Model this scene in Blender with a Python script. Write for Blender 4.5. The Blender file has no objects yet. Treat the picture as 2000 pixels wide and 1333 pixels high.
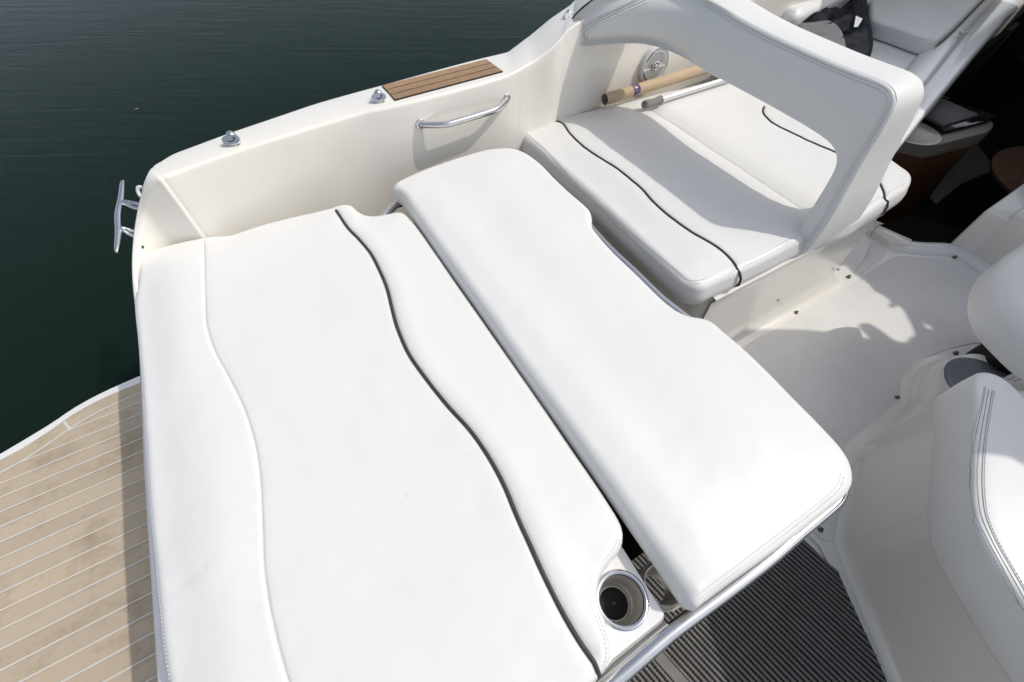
import bpy, bmesh, math, random
import numpy as np
from mathutils import Vector, Matrix, noise
from mathutils.geometry import delaunay_2d_cdt
random.seed(7)
R_ = math.radians

# ------------------------------------------------------------------ camera geometry (survey of the place)
CX, CY = 1000.0, 666.5
VT = np.array([178., -495.]); VL = np.array([3500., -490.])
FP = math.sqrt(-float(np.dot(VT - [CX, CY], VL - [CX, CY])))
def _r(v):
    d = np.array([v[0]-CX, -(v[1]-CY), -FP]); return d/np.linalg.norm(d)
AX = _r(VL); AY = _r(VT); AZ = np.cross(AX, AY)
RM = np.array([AX, AY, AZ]); CAM = np.array([0., 0., 1.])
def ray(px, py): return RM @ np.array([px-CX, -(py-CY), -FP])
def P(px, py, z=0.):
    d = ray(px, py); t = (z-1.)/d[2]; q = CAM + t*d; return Vector((q[0], q[1], z))
def PonY(px, py, y):
    d = ray(px, py); t = y/d[1]; q = CAM + t*d; return Vector(q)
def PonX(px, py, x):
    d = ray(px, py); t = x/d[0]; q = CAM + t*d; return Vector(q)
def proj(p):
    c = RM.T @ (np.array(p)-CAM); return (CX+FP*c[0]/-c[2], CY-FP*c[1]/-c[2])
def zfor(xy, px, py):
    best = min((math.hypot(proj((xy[0], xy[1], z))[0]-px, proj((xy[0], xy[1], z))[1]-py), z) for z in np.linspace(-1.2, .9, 400))
    return float(best[1])
SUNK, SUNM = .72, .37         # sunlight travels by (-SUNK, +SUNM) per metre it falls

# ------------------------------------------------------------------ materials
def new_mat(name):
    m = bpy.data.materials.new(name); m.use_nodes = True
    return m, m.node_tree, m.node_tree.nodes['Principled BSDF']
def N(nt, t, **k):
    n = nt.nodes.new(t)
    for a, b in k.items():
        if a in n.inputs.keys(): n.inputs[a].default_value = b
        else: setattr(n, a, b)
    return n
def obj_coords(nt, scale=(1, 1, 1), rot=(0, 0, 0)):
    tc = N(nt, 'ShaderNodeTexCoord'); mp = N(nt, 'ShaderNodeMapping')
    mp.inputs['Scale'].default_value = scale; mp.inputs['Rotation'].default_value = rot
    nt.links.new(tc.outputs['Object'], mp.inputs['Vector']); return mp.outputs['Vector']
def mat(name, col, rough=.5, metal=0., coat=0., var=0., vscale=4., bump=0., bscale=200., bdist=.001, spec=.5,
        aniso=None, scale=(1, 1, 1), rot=(0, 0, 0), col2=None, specks=0., sss=0., rvar=0.):
    m, nt, b = new_mat(name); L = nt.links.new
    b.inputs['Base Color'].default_value = (*col, 1); b.inputs['Roughness'].default_value = rough
    b.inputs['Metallic'].default_value = metal; b.inputs['Coat Weight'].default_value = coat
    b.inputs['Coat Roughness'].default_value = .08; b.inputs['Specular IOR Level'].default_value = spec
    co = obj_coords(nt, scale, rot)
    if var or col2:
        nz = N(nt, 'ShaderNodeTexNoise', Scale=vscale, Detail=6., Roughness=.6); L(co, nz.inputs['Vector'])
        rp = N(nt, 'ShaderNodeMapRange'); rp.inputs['From Min'].default_value = .3; rp.inputs['From Max'].default_value = .7
        L(nz.outputs['Fac'], rp.inputs['Value'])
        mx = N(nt, 'ShaderNodeMix', data_type='RGBA')
        c2 = col2 or tuple(c*(1-var) for c in col)
        mx.inputs['A'].default_value = (*col, 1); mx.inputs['B'].default_value = (*c2, 1)
        L(rp.outputs[0], mx.inputs['Factor']); out = mx.outputs['Result']
        if specks:
            vo = N(nt, 'ShaderNodeTexNoise', Scale=60., Detail=2.); L(co, vo.inputs['Vector'])
            r2 = N(nt, 'ShaderNodeMapRange'); r2.inputs['From Min'].default_value = .74; r2.inputs['From Max'].default_value = .80
            r2.inputs['To Max'].default_value = specks
            L(vo.outputs['Fac'], r2.inputs['Value'])
            m3 = N(nt, 'ShaderNodeMix', data_type='RGBA'); m3.inputs['B'].default_value = (.25, .22, .18, 1)
            L(r2.outputs[0], m3.inputs['Factor']); L(out, m3.inputs['A']); out = m3.outputs['Result']
        L(out, b.inputs['Base Color'])
        if rvar:
            r3 = N(nt, 'ShaderNodeMapRange'); r3.inputs['To Min'].default_value = rough-rvar; r3.inputs['To Max'].default_value = rough+rvar
            L(nz.outputs['Fac'], r3.inputs['Value']); L(r3.outputs[0], b.inputs['Roughness'])
    if bump:
        bn = N(nt, 'ShaderNodeTexNoise', Scale=bscale, Detail=3.); L(co, bn.inputs['Vector'])
        bp = N(nt, 'ShaderNodeBump', Strength=bump, Distance=bdist); L(bn.outputs['Fac'], bp.inputs['Height'])
        L(bp.outputs['Normal'], b.inputs['Normal'])
    return m
def vinyl(name, col):
    m, nt, b = new_mat(name); L = nt.links.new
    b.inputs['Roughness'].default_value = .42; b.inputs['Specular IOR Level'].default_value = .45
    b.inputs['Coat Weight'].default_value = .06; b.inputs['Coat Roughness'].default_value = .3
    co = obj_coords(nt)
    n1 = N(nt, 'ShaderNodeTexNoise', Scale=3.5, Detail=5.); L(co, n1.inputs['Vector'])
    mx = N(nt, 'ShaderNodeMix', data_type='RGBA')
    mx.inputs['A'].default_value = (*col, 1); mx.inputs['B'].default_value = (col[0]*.965, col[1]*.962, col[2]*.95, 1)
    L(n1.outputs['Fac'], mx.inputs['Factor'])
    n2 = N(nt, 'ShaderNodeTexNoise', Scale=45., Detail=1.); L(co, n2.inputs['Vector'])
    r2 = N(nt, 'ShaderNodeMapRange'); r2.inputs['From Min'].default_value = .77; r2.inputs['From Max'].default_value = .84; r2.inputs['To Max'].default_value = .22
    L(n2.outputs['Fac'], r2.inputs['Value'])
    m3 = N(nt, 'ShaderNodeMix', data_type='RGBA'); m3.inputs['B'].default_value = (.38, .34, .28, 1)
    L(r2.outputs[0], m3.inputs['Factor']); L(mx.outputs['Result'], m3.inputs['A']); L(m3.outputs['Result'], b.inputs['Base Color'])
    # leather grain and long soft slackness of the cover
    v = N(nt, 'ShaderNodeTexVoronoi', Scale=420., feature='DISTANCE_TO_EDGE'); L(co, v.inputs['Vector'])
    g = N(nt, 'ShaderNodeBump', Strength=.25, Distance=.0006); L(v.outputs['Distance'], g.inputs['Height'])
    n3 = N(nt, 'ShaderNodeTexNoise', Scale=9., Detail=3.); L(co, n3.inputs['Vector'])
    g2 = N(nt, 'ShaderNodeBump', Strength=.26, Distance=.006); L(n3.outputs['Fac'], g2.inputs['Height'])
    L(g.outputs['Normal'], g2.inputs['Normal']); L(g2.outputs['Normal'], b.inputs['Normal'])
    return m
M = {}
M['vinyl'] = vinyl('white_vinyl', (.742, .735, .716))
M['vinyl_dim'] = vinyl('white_vinyl_panel', (.80, .80, .775))
M['gel'] = mat('cream_gelcoat', (.80, .77, .705), .22, coat=.5, var=.05, vscale=2.5, specks=.25, bump=.02, bscale=6, bdist=.003)
M['gelw'] = mat('white_gelcoat', (.80, .79, .765), .25, coat=.4, var=.04, vscale=3., specks=.2)
M['floor'] = mat('nonskid_gelcoat', (.80, .785, .755), .55, var=.08, vscale=5., bump=.6, bscale=420, bdist=.0012, specks=.2)
M['chrome'] = mat('polished_stainless', (.72, .72, .72), .07, 1., var=.1, vscale=30, rvar=.03)
M['steel'] = mat('brushed_stainless', (.74, .71, .66), .45, .75, bump=.12, bscale=120, bdist=.0008, scale=(1, 1, 14), var=.2, vscale=8)
M['alu'] = mat('anodised_aluminium', (.78, .79, .80), .5, 1., var=.06, vscale=20)
M['pipe'] = mat('charcoal_piping', (.045, .044, .042), .6, bump=.6, bscale=700, bdist=.0008, var=.3, vscale=60)
M['thread'] = mat('grey_thread', (.36, .35, .33), .8, var=.15, vscale=90)
M['threadw'] = mat('pale_thread', (.62, .62, .62), .8, var=.1, vscale=90)
M['black'] = mat('black_rubber', (.010, .010, .011), .7, spec=.25, var=.3, vscale=40)
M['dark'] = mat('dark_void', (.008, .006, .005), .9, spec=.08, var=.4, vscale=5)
M['gloss'] = mat('black_glass', (.006, .006, .007), .06, var=.2, vscale=5)
M['card'] = mat('cardboard', (.50, .375, .245), .75, var=.12, vscale=9, scale=(1, 6, 6), bump=.15, bscale=90, bdist=.001)
M['cardin'] = mat('cardboard_inside', (.30, .25, .19), .85, var=.15, vscale=12)
M['grip'] = mat('grey_foam_grip', (.26, .25, .235), .85, var=.25, vscale=60, bump=.8, bscale=300, bdist=.002)
M['plastic'] = mat('white_plastic', (.66, .66, .65), .35, var=.05, vscale=15)
M['lit_carpet'] = mat('sunlit_carpet', (.17, .15, .13), .95, var=.2, vscale=30, bump=.6, bscale=300, bdist=.003)  # paler tone paints sunlight onto the cabin floor
M['rope'] = mat('cream_netting', (.55, .50, .42), .9, var=.3, vscale=120, bump=1., bscale=350, bdist=.004)
M['navy'] = mat('navy_nylon', (.007, .009, .019), .65, spec=.12, var=.4, vscale=12, bump=.5, bscale=28, bdist=.006)
M['lining'] = mat('grey_lining', (.15, .15, .15), .55, var=.15, vscale=10, bump=.4, bscale=18, bdist=.006)
M['tag'] = mat('white_tag', (.62, .63, .66), .6, var=.1, vscale=80)
M['leaf'] = mat('yellow_leaf', (.30, .22, .07), .6, var=.3, vscale=80)
M['canvas'] = mat('cream_canvas', (.42, .41, .40), .9, var=.1, vscale=10)
M['snap'] = mat('dull_snap_metal', (.20, .18, .15), .35, 1., var=.3, vscale=150)
M['vent'] = mat('speaker_hole', (.03, .03, .035), .8, var=.3, vscale=60)
M['ribrubber'] = mat('ribbed_rubber', (.20, .187, .176), .8, var=.25, vscale=25, bump=.5, bscale=300, bdist=.001)
M['ribbase'] = mat('mat_backing', (.012, .011, .011), .9, var=.3, vscale=60)

def wood(name, c1, c2, rough, scale, rot=(0, 0, 0), coat=0., streak=30., stains=0.):
    m, nt, b = new_mat(name); L = nt.links.new
    co = obj_coords(nt, scale, rot)
    n1 = N(nt, 'ShaderNodeTexNoise', Scale=streak, Detail=8., Roughness=.65); L(co, n1.inputs['Vector'])
    rp = N(nt, 'ShaderNodeMapRange'); rp.inputs['From Min'].default_value = .32; rp.inputs['From Max'].default_value = .68
    L(n1.outputs['Fac'], rp.inputs['Value'])
    mx = N(nt, 'ShaderNodeMix', data_type='RGBA'); mx.inputs['A'].default_value = (*c1, 1); mx.inputs['B'].default_value = (*c2, 1)
    L(rp.outputs[0], mx.inputs['Factor']); out = mx.outputs['Result']
    if stains:
        n2 = N(nt, 'ShaderNodeTexNoise', Scale=7., Detail=5., Roughness=.7)
        tc = N(nt, 'ShaderNodeTexCoord'); L(tc.outputs['Object'], n2.inputs['Vector'])
        r2 = N(nt, 'ShaderNodeMapRange'); r2.inputs['From Min'].default_value = .50; r2.inputs['From Max'].default_value = .72; r2.inputs['To Max'].default_value = stains
        L(n2.outputs['Fac'], r2.inputs['Value'])
        m2 = N(nt, 'ShaderNodeMix', data_type='RGBA'); m2.inputs['B'].default_value = (c2[0]*.55, c2[1]*.48, c2[2]*.42, 1)
        L(r2.outputs[0], m2.inputs['Factor']); L(out, m2.inputs['A']); out = m2.outputs['Result']
    if name == 'varnished_teak':
        oi = N(nt, 'ShaderNodeObjectInfo'); h3 = N(nt, 'ShaderNodeHueSaturation'); r3 = N(nt, 'ShaderNodeMapRange'); r3.inputs['To Min'].default_value = .82; r3.inputs['To Max'].default_value = 1.12
        L(oi.outputs['Random'], r3.inputs['Value']); L(r3.outputs[0], h3.inputs['Value']); L(out, h3.inputs['Color']); out = h3.outputs['Color']
    if stains:
        t2 = N(nt, 'ShaderNodeTexCoord'); sx_ = N(nt, 'ShaderNodeSeparateXYZ'); L(t2.outputs['Object'], sx_.inputs[0])
        dv = N(nt, 'ShaderNodeMath', operation='MULTIPLY'); dv.inputs[1].default_value = 1/.0560; L(sx_.outputs['Y'], dv.inputs[0])
        fl_ = N(nt, 'ShaderNodeMath', operation='FLOOR'); L(dv.outputs[0], fl_.inputs[0])
        wn = N(nt, 'ShaderNodeTexWhiteNoise', noise_dimensions='1D'); L(fl_.outputs[0], wn.inputs['W'])
        hv = N(nt, 'ShaderNodeHueSaturation'); rr_ = N(nt, 'ShaderNodeMapRange'); rr_.inputs['To Min'].default_value = .93; rr_.inputs['To Max'].default_value = 1.05
        L(wn.outputs['Value'], rr_.inputs['Value']); L(rr_.outputs[0], hv.inputs['Value']); L(out, hv.inputs['Color']); out = hv.outputs['Color']
    L(out, b.inputs['Base Color']); b.inputs['Roughness'].default_value = rough; b.inputs['Coat Weight'].default_value = coat
    bp = N(nt, 'ShaderNodeBump', Strength=.25, Distance=.0008); L(n1.outputs['Fac'], bp.inputs['Height']); L(bp.outputs['Normal'], b.inputs['Normal'])
    return m
M['plat'] = wood('synthetic_teak', (.50, .41, .30), (.42, .345, .25), .75, (1, 16, 1), streak=30, stains=.55)
M['teak'] = wood('varnished_teak', (.40, .26, .145), (.21, .12, .06), .55, (1, 12, 1), rot=(0, 0, R_(-9)), streak=26)
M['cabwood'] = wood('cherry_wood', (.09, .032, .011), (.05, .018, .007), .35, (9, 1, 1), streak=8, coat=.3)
M['tabwood'] = wood('table_wood', (.13, .055, .016), (.06, .022, .008), .7, (1, 5, 1), streak=8)
M['caulk'] = mat('white_caulk', (.60, .60, .57), .7, var=.08, vscale=30)
M['caulkb'] = mat('black_caulk', (.015, .014, .014), .6, var=.2, vscale=30)

def water_mat():
    m, nt, b = new_mat('harbour_water'); L = nt.links.new
    b.inputs['Base Color'].default_value = (.0070, .0150, .0115, 1); b.inputs['Roughness'].default_value = .12
    b.inputs['IOR'].default_value = 1.333; b.inputs['Specular IOR Level'].default_value = .05
    b.inputs['Subsurface Weight'].default_value = 1.; b.inputs['Subsurface Radius'].default_value = (.5, .8, .7); b.inputs['Subsurface Scale'].default_value = 1.
    b.inputs['Specular Tint'].default_value = (.28, .72, 1., 1)
    co = obj_coords(nt, (1, 1, 1), (0, 0, R_(29.7)))
    mp = N(nt, 'ShaderNodeMapping'); mp.inputs['Scale'].default_value = (.55, 3.4, 1); L(co, mp.inputs['Vector'])
    a = N(nt, 'ShaderNodeTexNoise', Scale=2.2, Detail=3., Roughness=.45, Distortion=.7); L(mp.outputs[0], a.inputs['Vector'])
    m2 = N(nt, 'ShaderNodeMapping'); m2.inputs['Scale'].default_value = (1.2, 7.5, 1); m2.inputs['Rotation'].default_value = (0, 0, R_(8)); L(co, m2.inputs['Vector'])
    f = N(nt, 'ShaderNodeTexNoise', Scale=2.4, Detail=2., Roughness=.4, Distortion=.4); L(m2.outputs[0], f.inputs['Vector'])
    g = N(nt, 'ShaderNodeTexNoise', Scale=.35, Detail=2.); L(co, g.inputs['Vector'])      # calm and ruffled patches
    r = N(nt, 'ShaderNodeMapRange'); r.inputs['From Min'].default_value = .38; r.inputs['From Max'].default_value = .62; r.inputs['To Max'].default_value = .45
    L(g.outputs['Fac'], r.inputs['Value'])
    ad = N(nt, 'ShaderNodeMath', operation='MULTIPLY_ADD'); L(r.outputs[0], ad.inputs[1])
    L(f.outputs['Fac'], ad.inputs[0]); L(a.outputs['Fac'], ad.inputs[2])
    bp = N(nt, 'ShaderNodeBump', Strength=.15, Distance=.03); L(ad.outputs[0], bp.inputs['Height']); L(bp.outputs['Normal'], b.inputs['Normal'])
    return m
M['water'] = water_mat()
def label_mat():
    m, nt, b = new_mat('purple_label'); L = nt.links.new
    co = obj_coords(nt, (1, 1, 1))
    n = N(nt, 'ShaderNodeTexNoise', Scale=260., Detail=1.); L(co, n.inputs['Vector'])
    r = N(nt, 'ShaderNodeMapRange'); r.inputs['From Min'].default_value = .56; r.inputs['From Max'].default_value = .6; L(n.outputs['Fac'], r.inputs['Value'])
    mx = N(nt, 'ShaderNodeMix', data_type='RGBA'); mx.inputs['A'].default_value = (.035, .018, .085, 1); mx.inputs['B'].default_value = (.42, .30, .42, 1)
    L(r.outputs[0], mx.inputs['Factor']); L(mx.outputs['Result'], b.inputs['Base Color']); b.inputs['Roughness'].default_value = .25
    return m
M['plabel'] = label_mat()

# ------------------------------------------------------------------ object helpers
SC = bpy.context.scene; COL = SC.collection
def link(name, me, mt, parent=None, smooth=True, sharp=None):
    o = bpy.data.objects.new(name, me); COL.objects.link(o)
    for x in (mt if isinstance(mt, (list, tuple)) else [mt]): me.materials.append(M[x] if isinstance(x, str) else x)
    if smooth: me.polygons.foreach_set('use_smooth', [True]*len(me.polygons))
    if sharp: me.set_sharp_from_angle(angle=R_(sharp))
    if parent: o.parent = parent
    return o
def from_bm(name, bm, mt, parent=None, smooth=True, sharp=40):
    bmesh.ops.recalc_face_normals(bm, faces=bm.faces)
    me = bpy.data.meshes.new(name); bm.to_mesh(me); bm.free(); return link(name, me, mt, parent, smooth, sharp)
def thing(name, label, cat, group=None, kind=None):
    o = bpy.data.objects.new(name, None); COL.objects.link(o); o['label'] = label; o['category'] = cat
    if group: o['group'] = group
    if kind: o['kind'] = kind
    return o
def tag(o, label=None, cat=None, group=None, kind=None):
    if label: o['label'] = label
    if cat: o['category'] = cat
    if group: o['group'] = group
    if kind: o['kind'] = kind
    return o
def catmull(pts, n=8, closed=False):
    out = []; k = len(pts)
    for i in range(k if closed else k-1):
        g = lambda j: Vector(pts[j % k]) if closed else Vector(pts[min(max(j, 0), k-1)])
        p0, p1, p2, p3 = g(i-1), g(i), g(i+1), g(i+2)
        for s in range(n):
            t = s/n
            # centripetal-like damping: limit tangents to the segment length
            l = (p2-p1).length
            m1 = (p2-p0)*.5; m2 = (p3-p1)*.5
            if m1.length > l: m1 = m1*(l/m1.length)
            if m2.length > l: m2 = m2*(l/m2.length)
            t2, t3 = t*t, t*t*t
            out.append(p1*(2*t3-3*t2+1)+m1*(t3-2*t2+t)+p2*(-2*t3+3*t2)+m2*(t3-t2))
    if not closed: out.append(Vector(pts[-1]))
    return out
def resample(pts, step, closed=False):
    q = list(pts)+([pts[0]] if closed else [])
    L_ = [0.]
    for a, b in zip(q, q[1:]): L_.append(L_[-1]+(b-a).length)
    n = max(3, int(round(L_[-1]/step))); out = []; j = 0
    for i in range(n if closed else n+1):
        s = L_[-1]*i/n
        while j < len(L_)-2 and L_[j+1] < s: j += 1
        d = L_[j+1]-L_[j]; out.append(q[j].lerp(q[j+1], 0 if d < 1e-9 else (s-L_[j])/d))
    return out
def tube_bm(bm, pts, r, n=10, caps=True):
    pts = [Vector(p) for p in pts]; rings = []; up = Vector((0, 0, 1)); prev = None
    for i, p in enumerate(pts):
        t = (pts[min(i+1, len(pts)-1)]-pts[max(i-1, 0)]).normalized()
        if prev is None:
            a = t.cross(up)
            if a.length < .1: a = t.cross(Vector((1, 0, 0)))
            a.normalize()
        else:
            a = (prev-t*prev.dot(t)).normalized()
        prev = a; b = t.cross(a); rr = r(i/(len(pts)-1)) if callable(r) else r
        rings.append([bm.verts.new(p+(a*math.cos(2*math.pi*k/n)+b*math.sin(2*math.pi*k/n))*rr) for k in range(n)])
    for u, v in zip(rings, rings[1:]):
        for k in range(n): bm.faces.new((u[k], u[(k+1) % n], v[(k+1) % n], v[k]))
    if caps: bm.faces.new(rings[0][::-1]); bm.faces.new(rings[-1])
def tube(name, pts, r, mt, parent=None, n=12, smooth_path=0, caps=True):
    if smooth_path: pts = catmull(pts, smooth_path)
    bm = bmesh.new(); tube_bm(bm, pts, r, n, caps); return from_bm(name, bm, mt, parent)
def lathe(name, prof, c, mt, parent=None, n=40, axis=None):
    """prof: (radius, height) pairs about an axis through c"""
    bm = bmesh.new(); rot = Vector((0, 0, 1)).rotation_difference(Vector(axis)) if axis is not None else None
    rings = []
    for r, h in prof:
        if r < 1e-6:
            v = Vector((0, 0, h)); v = rot @ v if rot else v; rings.append([bm.verts.new(Vector(c)+v)]); continue
        ring = []
        for k in range(n):
            v = Vector((r*math.cos(2*math.pi*k/n), r*math.sin(2*math.pi*k/n), h)); v = rot @ v if rot else v
            ring.append(bm.verts.new(Vector(c)+v))
        rings.append(ring)
    for u, v in zip(rings, rings[1:]):
        for k in range(n):
            if len(u) == 1 and len(v) == 1: continue
            if len(u) == 1: bm.faces.new((u[0], v[(k+1) % n], v[k]))
            elif len(v) == 1: bm.faces.new((u[k], u[(k+1) % n], v[0]))
            else: bm.faces.new((u[k], u[(k+1) % n], v[(k+1) % n], v[k]))
    return from_bm(name, bm, mt, parent)
def prism(name, pts, z0, z1, mt, parent=None, bevel=0., seg=4, sharp=40):
    """pts: xy outline, extruded z0..z1, upper and vertical edges softened"""
    bm = bmesh.new(); lo = [bm.verts.new((p[0], p[1], z0)) for p in pts]; hi = [bm.verts.new((p[0], p[1], z1)) for p in pts]
    n = len(pts); bm.faces.new(lo); bm.faces.new(hi)
    for i in range(n): bm.faces.new((lo[i], lo[(i+1) % n], hi[(i+1) % n], hi[i]))
    bmesh.ops.recalc_face_normals(bm, faces=bm.faces)
    if bevel:
        es = [e for e in bm.edges if e.calc_face_angle(0) > R_(30) and not all(abs(v.co.z-z0) < 1e-6 for v in e.verts)]
        bmesh.ops.bevel(bm, geom=es, offset=bevel, segments=seg, profile=.5, affect='EDGES')
    return from_bm(name, bm, mt, parent, sharp=sharp)
def sheet(name, pts, z, mt, parent=None):
    bm = bmesh.new(); bm.faces.new([bm.verts.new((p[0], p[1], z if len(p) < 3 or z is not None else p[2])) for p in pts])
    bmesh.ops.triangulate(bm, faces=bm.faces); me_bm = bm
    for f in bm.faces:
        f.normal_update()
    o = from_bm(name, me_bm, mt, parent, smooth=False, sharp=None)
    if o.data.polygons[0].normal.z < 0: o.data.flip_normals()
    return o
def box_bm(bm, c, s, rot=None):
    g = bmesh.ops.create_cube(bm, size=1)['verts']
    for v in g:
        q = Vector((v.co.x*s[0], v.co.y*s[1], v.co.z*s[2]))
        if rot is not None: q = rot @ q
        v.co = q+Vector(c)
    return g
def grid_faces(bm, rows, closed=False):
    for u, v in zip(rows, rows[1:]):
        k = len(u)
        for i in range(k if closed else k-1): bm.faces.new((u[i], u[(i+1) % k], v[(i+1) % k], v[i]))

# ------------------------------------------------------------------ upholstered cushions
def seg_dist(pts, poly, closed):
    """distance of every pts (n,2) to polyline"""
    a = np.array(poly, float); b = np.roll(a, -1, 0)
    if not closed: a, b = a[:-1], b[:-1]
    d = np.full(len(pts), 1e9)
    for p, q in zip(a, b):
        e = q-p; L2 = max(1e-12, float(e@e)); t = np.clip(((pts-p)@e)/L2, 0, 1)
        d = np.minimum(d, np.hypot(*(pts-(p+t[:, None]*e)).T))
    return d
def side_of(pts, poly):
    """signed side (+1 left / -1 right) of an open polyline, by nearest segment"""
    a = np.array(poly, float); best = np.full(len(pts), 1e9); sg = np.ones(len(pts))
    for p, q in zip(a[:-1], a[1:]):
        e = q-p; L2 = max(1e-12, float(e@e)); t = np.clip(((pts-p)@e)/L2, 0, 1)
        w = pts-(p+t[:, None]*e); d = np.hypot(*w.T); c = e[0]*(pts[:, 1]-p[1])-e[1]*(pts[:, 0]-p[0])
        m = d < best-1e-9; best[m] = d[m]; sg[m] = np.sign(c[m])
    return sg
class Cushion:
    def __init__(s, outline, top, thick, r=.03, crown=.012, cw=.08, grooves=(), extra=None, mapf=None, step=.014, grid=.022, rb=.012, smooth=6, bottom=True, flare=0., bulge=.0025):
        s.flare, s.bulge = flare, bulge
        s.top, s.thick, s.r, s.crown, s.cw, s.grooves, s.extra = top, thick, r, crown, cw, grooves, extra
        s.mapf = mapf or (lambda u, v, w: Vector((u, v, w)))
        o2 = [Vector((p[0], p[1], 0)) for p in outline]
        ar = sum(a.x*b.y-b.x*a.y for a, b in zip(o2, o2[1:]+o2[:1]))
        if ar < 0: o2 = o2[::-1]
        s.out = resample(catmull(o2, smooth, True), step, True)
        s.ob = np.array([(p.x, p.y) for p in s.out]); s.rb, s.grid, s.bottom = rb, grid, bottom
        n = len(s.out); s.nrm = []
        for i in range(n):
            t = s.out[(i+2) % n]-s.out[(i-2) % n]; s.nrm.append(Vector((t.y, -t.x, 0)).normalized())
    def inset(s, d):
        q = [p-m*d for p, m in zip(s.out, s.nrm)]
        if d > .008:
            for _ in range(2): q = [(q[i-1]+q[i]*2+q[(i+1) % len(q)])/4 for i in range(len(q))]
        return q
    def h(s, pts):
        pts = np.array(pts, float).reshape(-1, 2); d = seg_dist(pts, s.ob, True)
        k = np.clip(1-d/s.r, 0, 1); w = s.top-s.r+s.r*np.sqrt(np.clip(1-k*k, 0, 1))
        w = w+s.crown*(1-np.exp(-(np.maximum(d-s.r, 0)/s.cw)**1.5))
        for poly, depth, width in s.grooves:
            g = seg_dist(pts, poly, False); w = w-depth*np.exp(-(g/width)**2)
        if s.extra: w = w+s.extra(pts, d)*np.sqrt(np.clip(1-k*k, 0, 1))
        return w
    def build(s, name, mt, parent=None):
        bm = bmesh.new(); rings = []; T, r = s.top, s.r
        def ring(ins, w): return [bm.verts.new(s.mapf(p.x, p.y, w)) for p in s.inset(ins)]
        if s.bottom: rings.append(ring(s.rb*2.5, T-s.thick))
        for a in (0, 45, 90):
            rings.append(ring(s.rb*(1-math.sin(R_(a)))-s.flare*a/90, T-s.thick+s.rb*(1-math.cos(R_(a)))))
        mid = T-s.thick+s.rb; hi = T-r
        for t in (.33, .66): rings.append(ring(-s.bulge*math.sin(t*3.14)-s.flare*(1-t), mid+(hi-mid)*t))
        nn = 7
        for j in range(nn):
            a = R_(90*j/nn); q_ = s.inset(r*(1-math.cos(a))); V_ = np.array([(p.x, p.y) for p in q_]); dw = np.zeros(len(V_))
            if s.extra: dw = dw+s.extra(V_, np.full(len(V_), r*(1-math.cos(a))))
            for poly, depth, width in s.grooves: dw = dw-depth*np.exp(-(seg_dist(V_, poly, False)/width)**2)
            rings.append([bm.verts.new(s.mapf(p.x, p.y, T-r+r*math.sin(a)+float(dd)*math.sin(a)**1.5)) for p, dd in zip(q_, dw)])
        last = s.inset(r)
        grid_faces(bm, rings, True)
        # interior by constrained triangulation
        pts = [Vector((p.x, p.y)) for p in last]; nl = len(pts); L2 = np.array([(p.x, p.y) for p in last])
        mn, mx = L2.min(0), L2.max(0); cand = []
        g = s.grid
        ys = np.arange(mn[1], mx[1], g*.866)
        for j, y in enumerate(ys):
            for x in np.arange(mn[0]+(g/2 if j % 2 else 0), mx[0], g): cand.append((x, y))
        for poly, depth, width in s.grooves:
            pl = resample([Vector((a, b, 0)) for a, b in poly], .007)
            for i, p in enumerate(pl):
                t = pl[min(i+1, len(pl)-1)]-pl[max(i-1, 0)]
                if t.length < 1e-9: continue
                nr = Vector((-t.y, t.x, 0)).normalized()
                for k in (-2., -1.2, -.6, 0, .6, 1.2, 2.): cand.append(((p+nr*k*width).x, (p+nr*k*width).y))
        cand = np.array(cand) if cand else np.zeros((0, 2))
        # inside test
        ins = np.zeros(len(cand), bool); x, y = cand[:, 0], cand[:, 1]; j = nl-1
        for i in range(nl):
            xi, yi = L2[i]; xj, yj = L2[j]
            c = ((yi > y) != (yj > y)) & (x < (xj-xi)*(y-yi)/(yj-yi+1e-15)+xi); ins ^= c; j = i
        cand = cand[ins]; cand = cand[seg_dist(cand, L2, True) > .006]
        allp = pts+[Vector((a, b)) for a, b in cand]
        vs, es, fs, ov, oe, of = delaunay_2d_cdt(allp, [(i, (i+1) % nl) for i in range(nl)], [list(range(nl))], 1, 1e-6)
        V = np.array([(v.x, v.y) for v in vs]); d = seg_dist(V, L2, True)
        w = np.full(len(V), T, float)+s.crown*(1-np.exp(-(d/s.cw)**1.5))
        for poly, depth, width in s.grooves:
            gd = seg_dist(V, poly, False); w = w-depth*np.exp(-(gd/width)**2)
        if s.extra: w = w+s.extra(V, d+r)
        isb = [any(k < nl for k in o) for o in ov]
        lr = []; top = [None]*len(V)
        for i in range(len(V)): top[i] = bm.verts.new(s.mapf(V[i, 0], V[i, 1], w[i]))
        order = [None]*nl
        for i, o in enumerate(ov):
            for k in o:
                if k < nl: order[k] = top[i]
        up = rings[-1]
        for i in range(nl):
            a, b = order[i], order[(i+1) % nl]
            if a is None or b is None or a == b: continue
            bm.faces.new((up[i], up[(i+1) % nl], b, a))
        for f in fs:
            if len(set(f)) >= 3:
                try: bm.faces.new([top[k] for k in f])
                except ValueError: pass
        if s.bottom:
            low = s.inset(s.rb*2.5); lp = [Vector((p.x, p.y)) for p in low]
            v2, _, f2, o2_, _, _ = delaunay_2d_cdt(lp, [(i, (i+1) % nl) for i in range(nl)], [list(range(nl))], 1, 1e-6)
            mp_ = [rings[0][o[0]] if o else None for o in o2_]
            for f in f2:
                q_ = [mp_[k] for k in f]
                if None not in q_ and len(set(q_)) == len(q_):
                    try: bm.faces.new(q_[::-1])
                    except ValueError: pass
        return from_bm(name, bm, mt, parent, sharp=None)
    def on(s, poly, lift=0.):
        w = s.h([(p[0], p[1]) for p in poly]); return [s.mapf(p[0], p[1], float(a)+lift) for p, a in zip(poly, w)]
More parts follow.
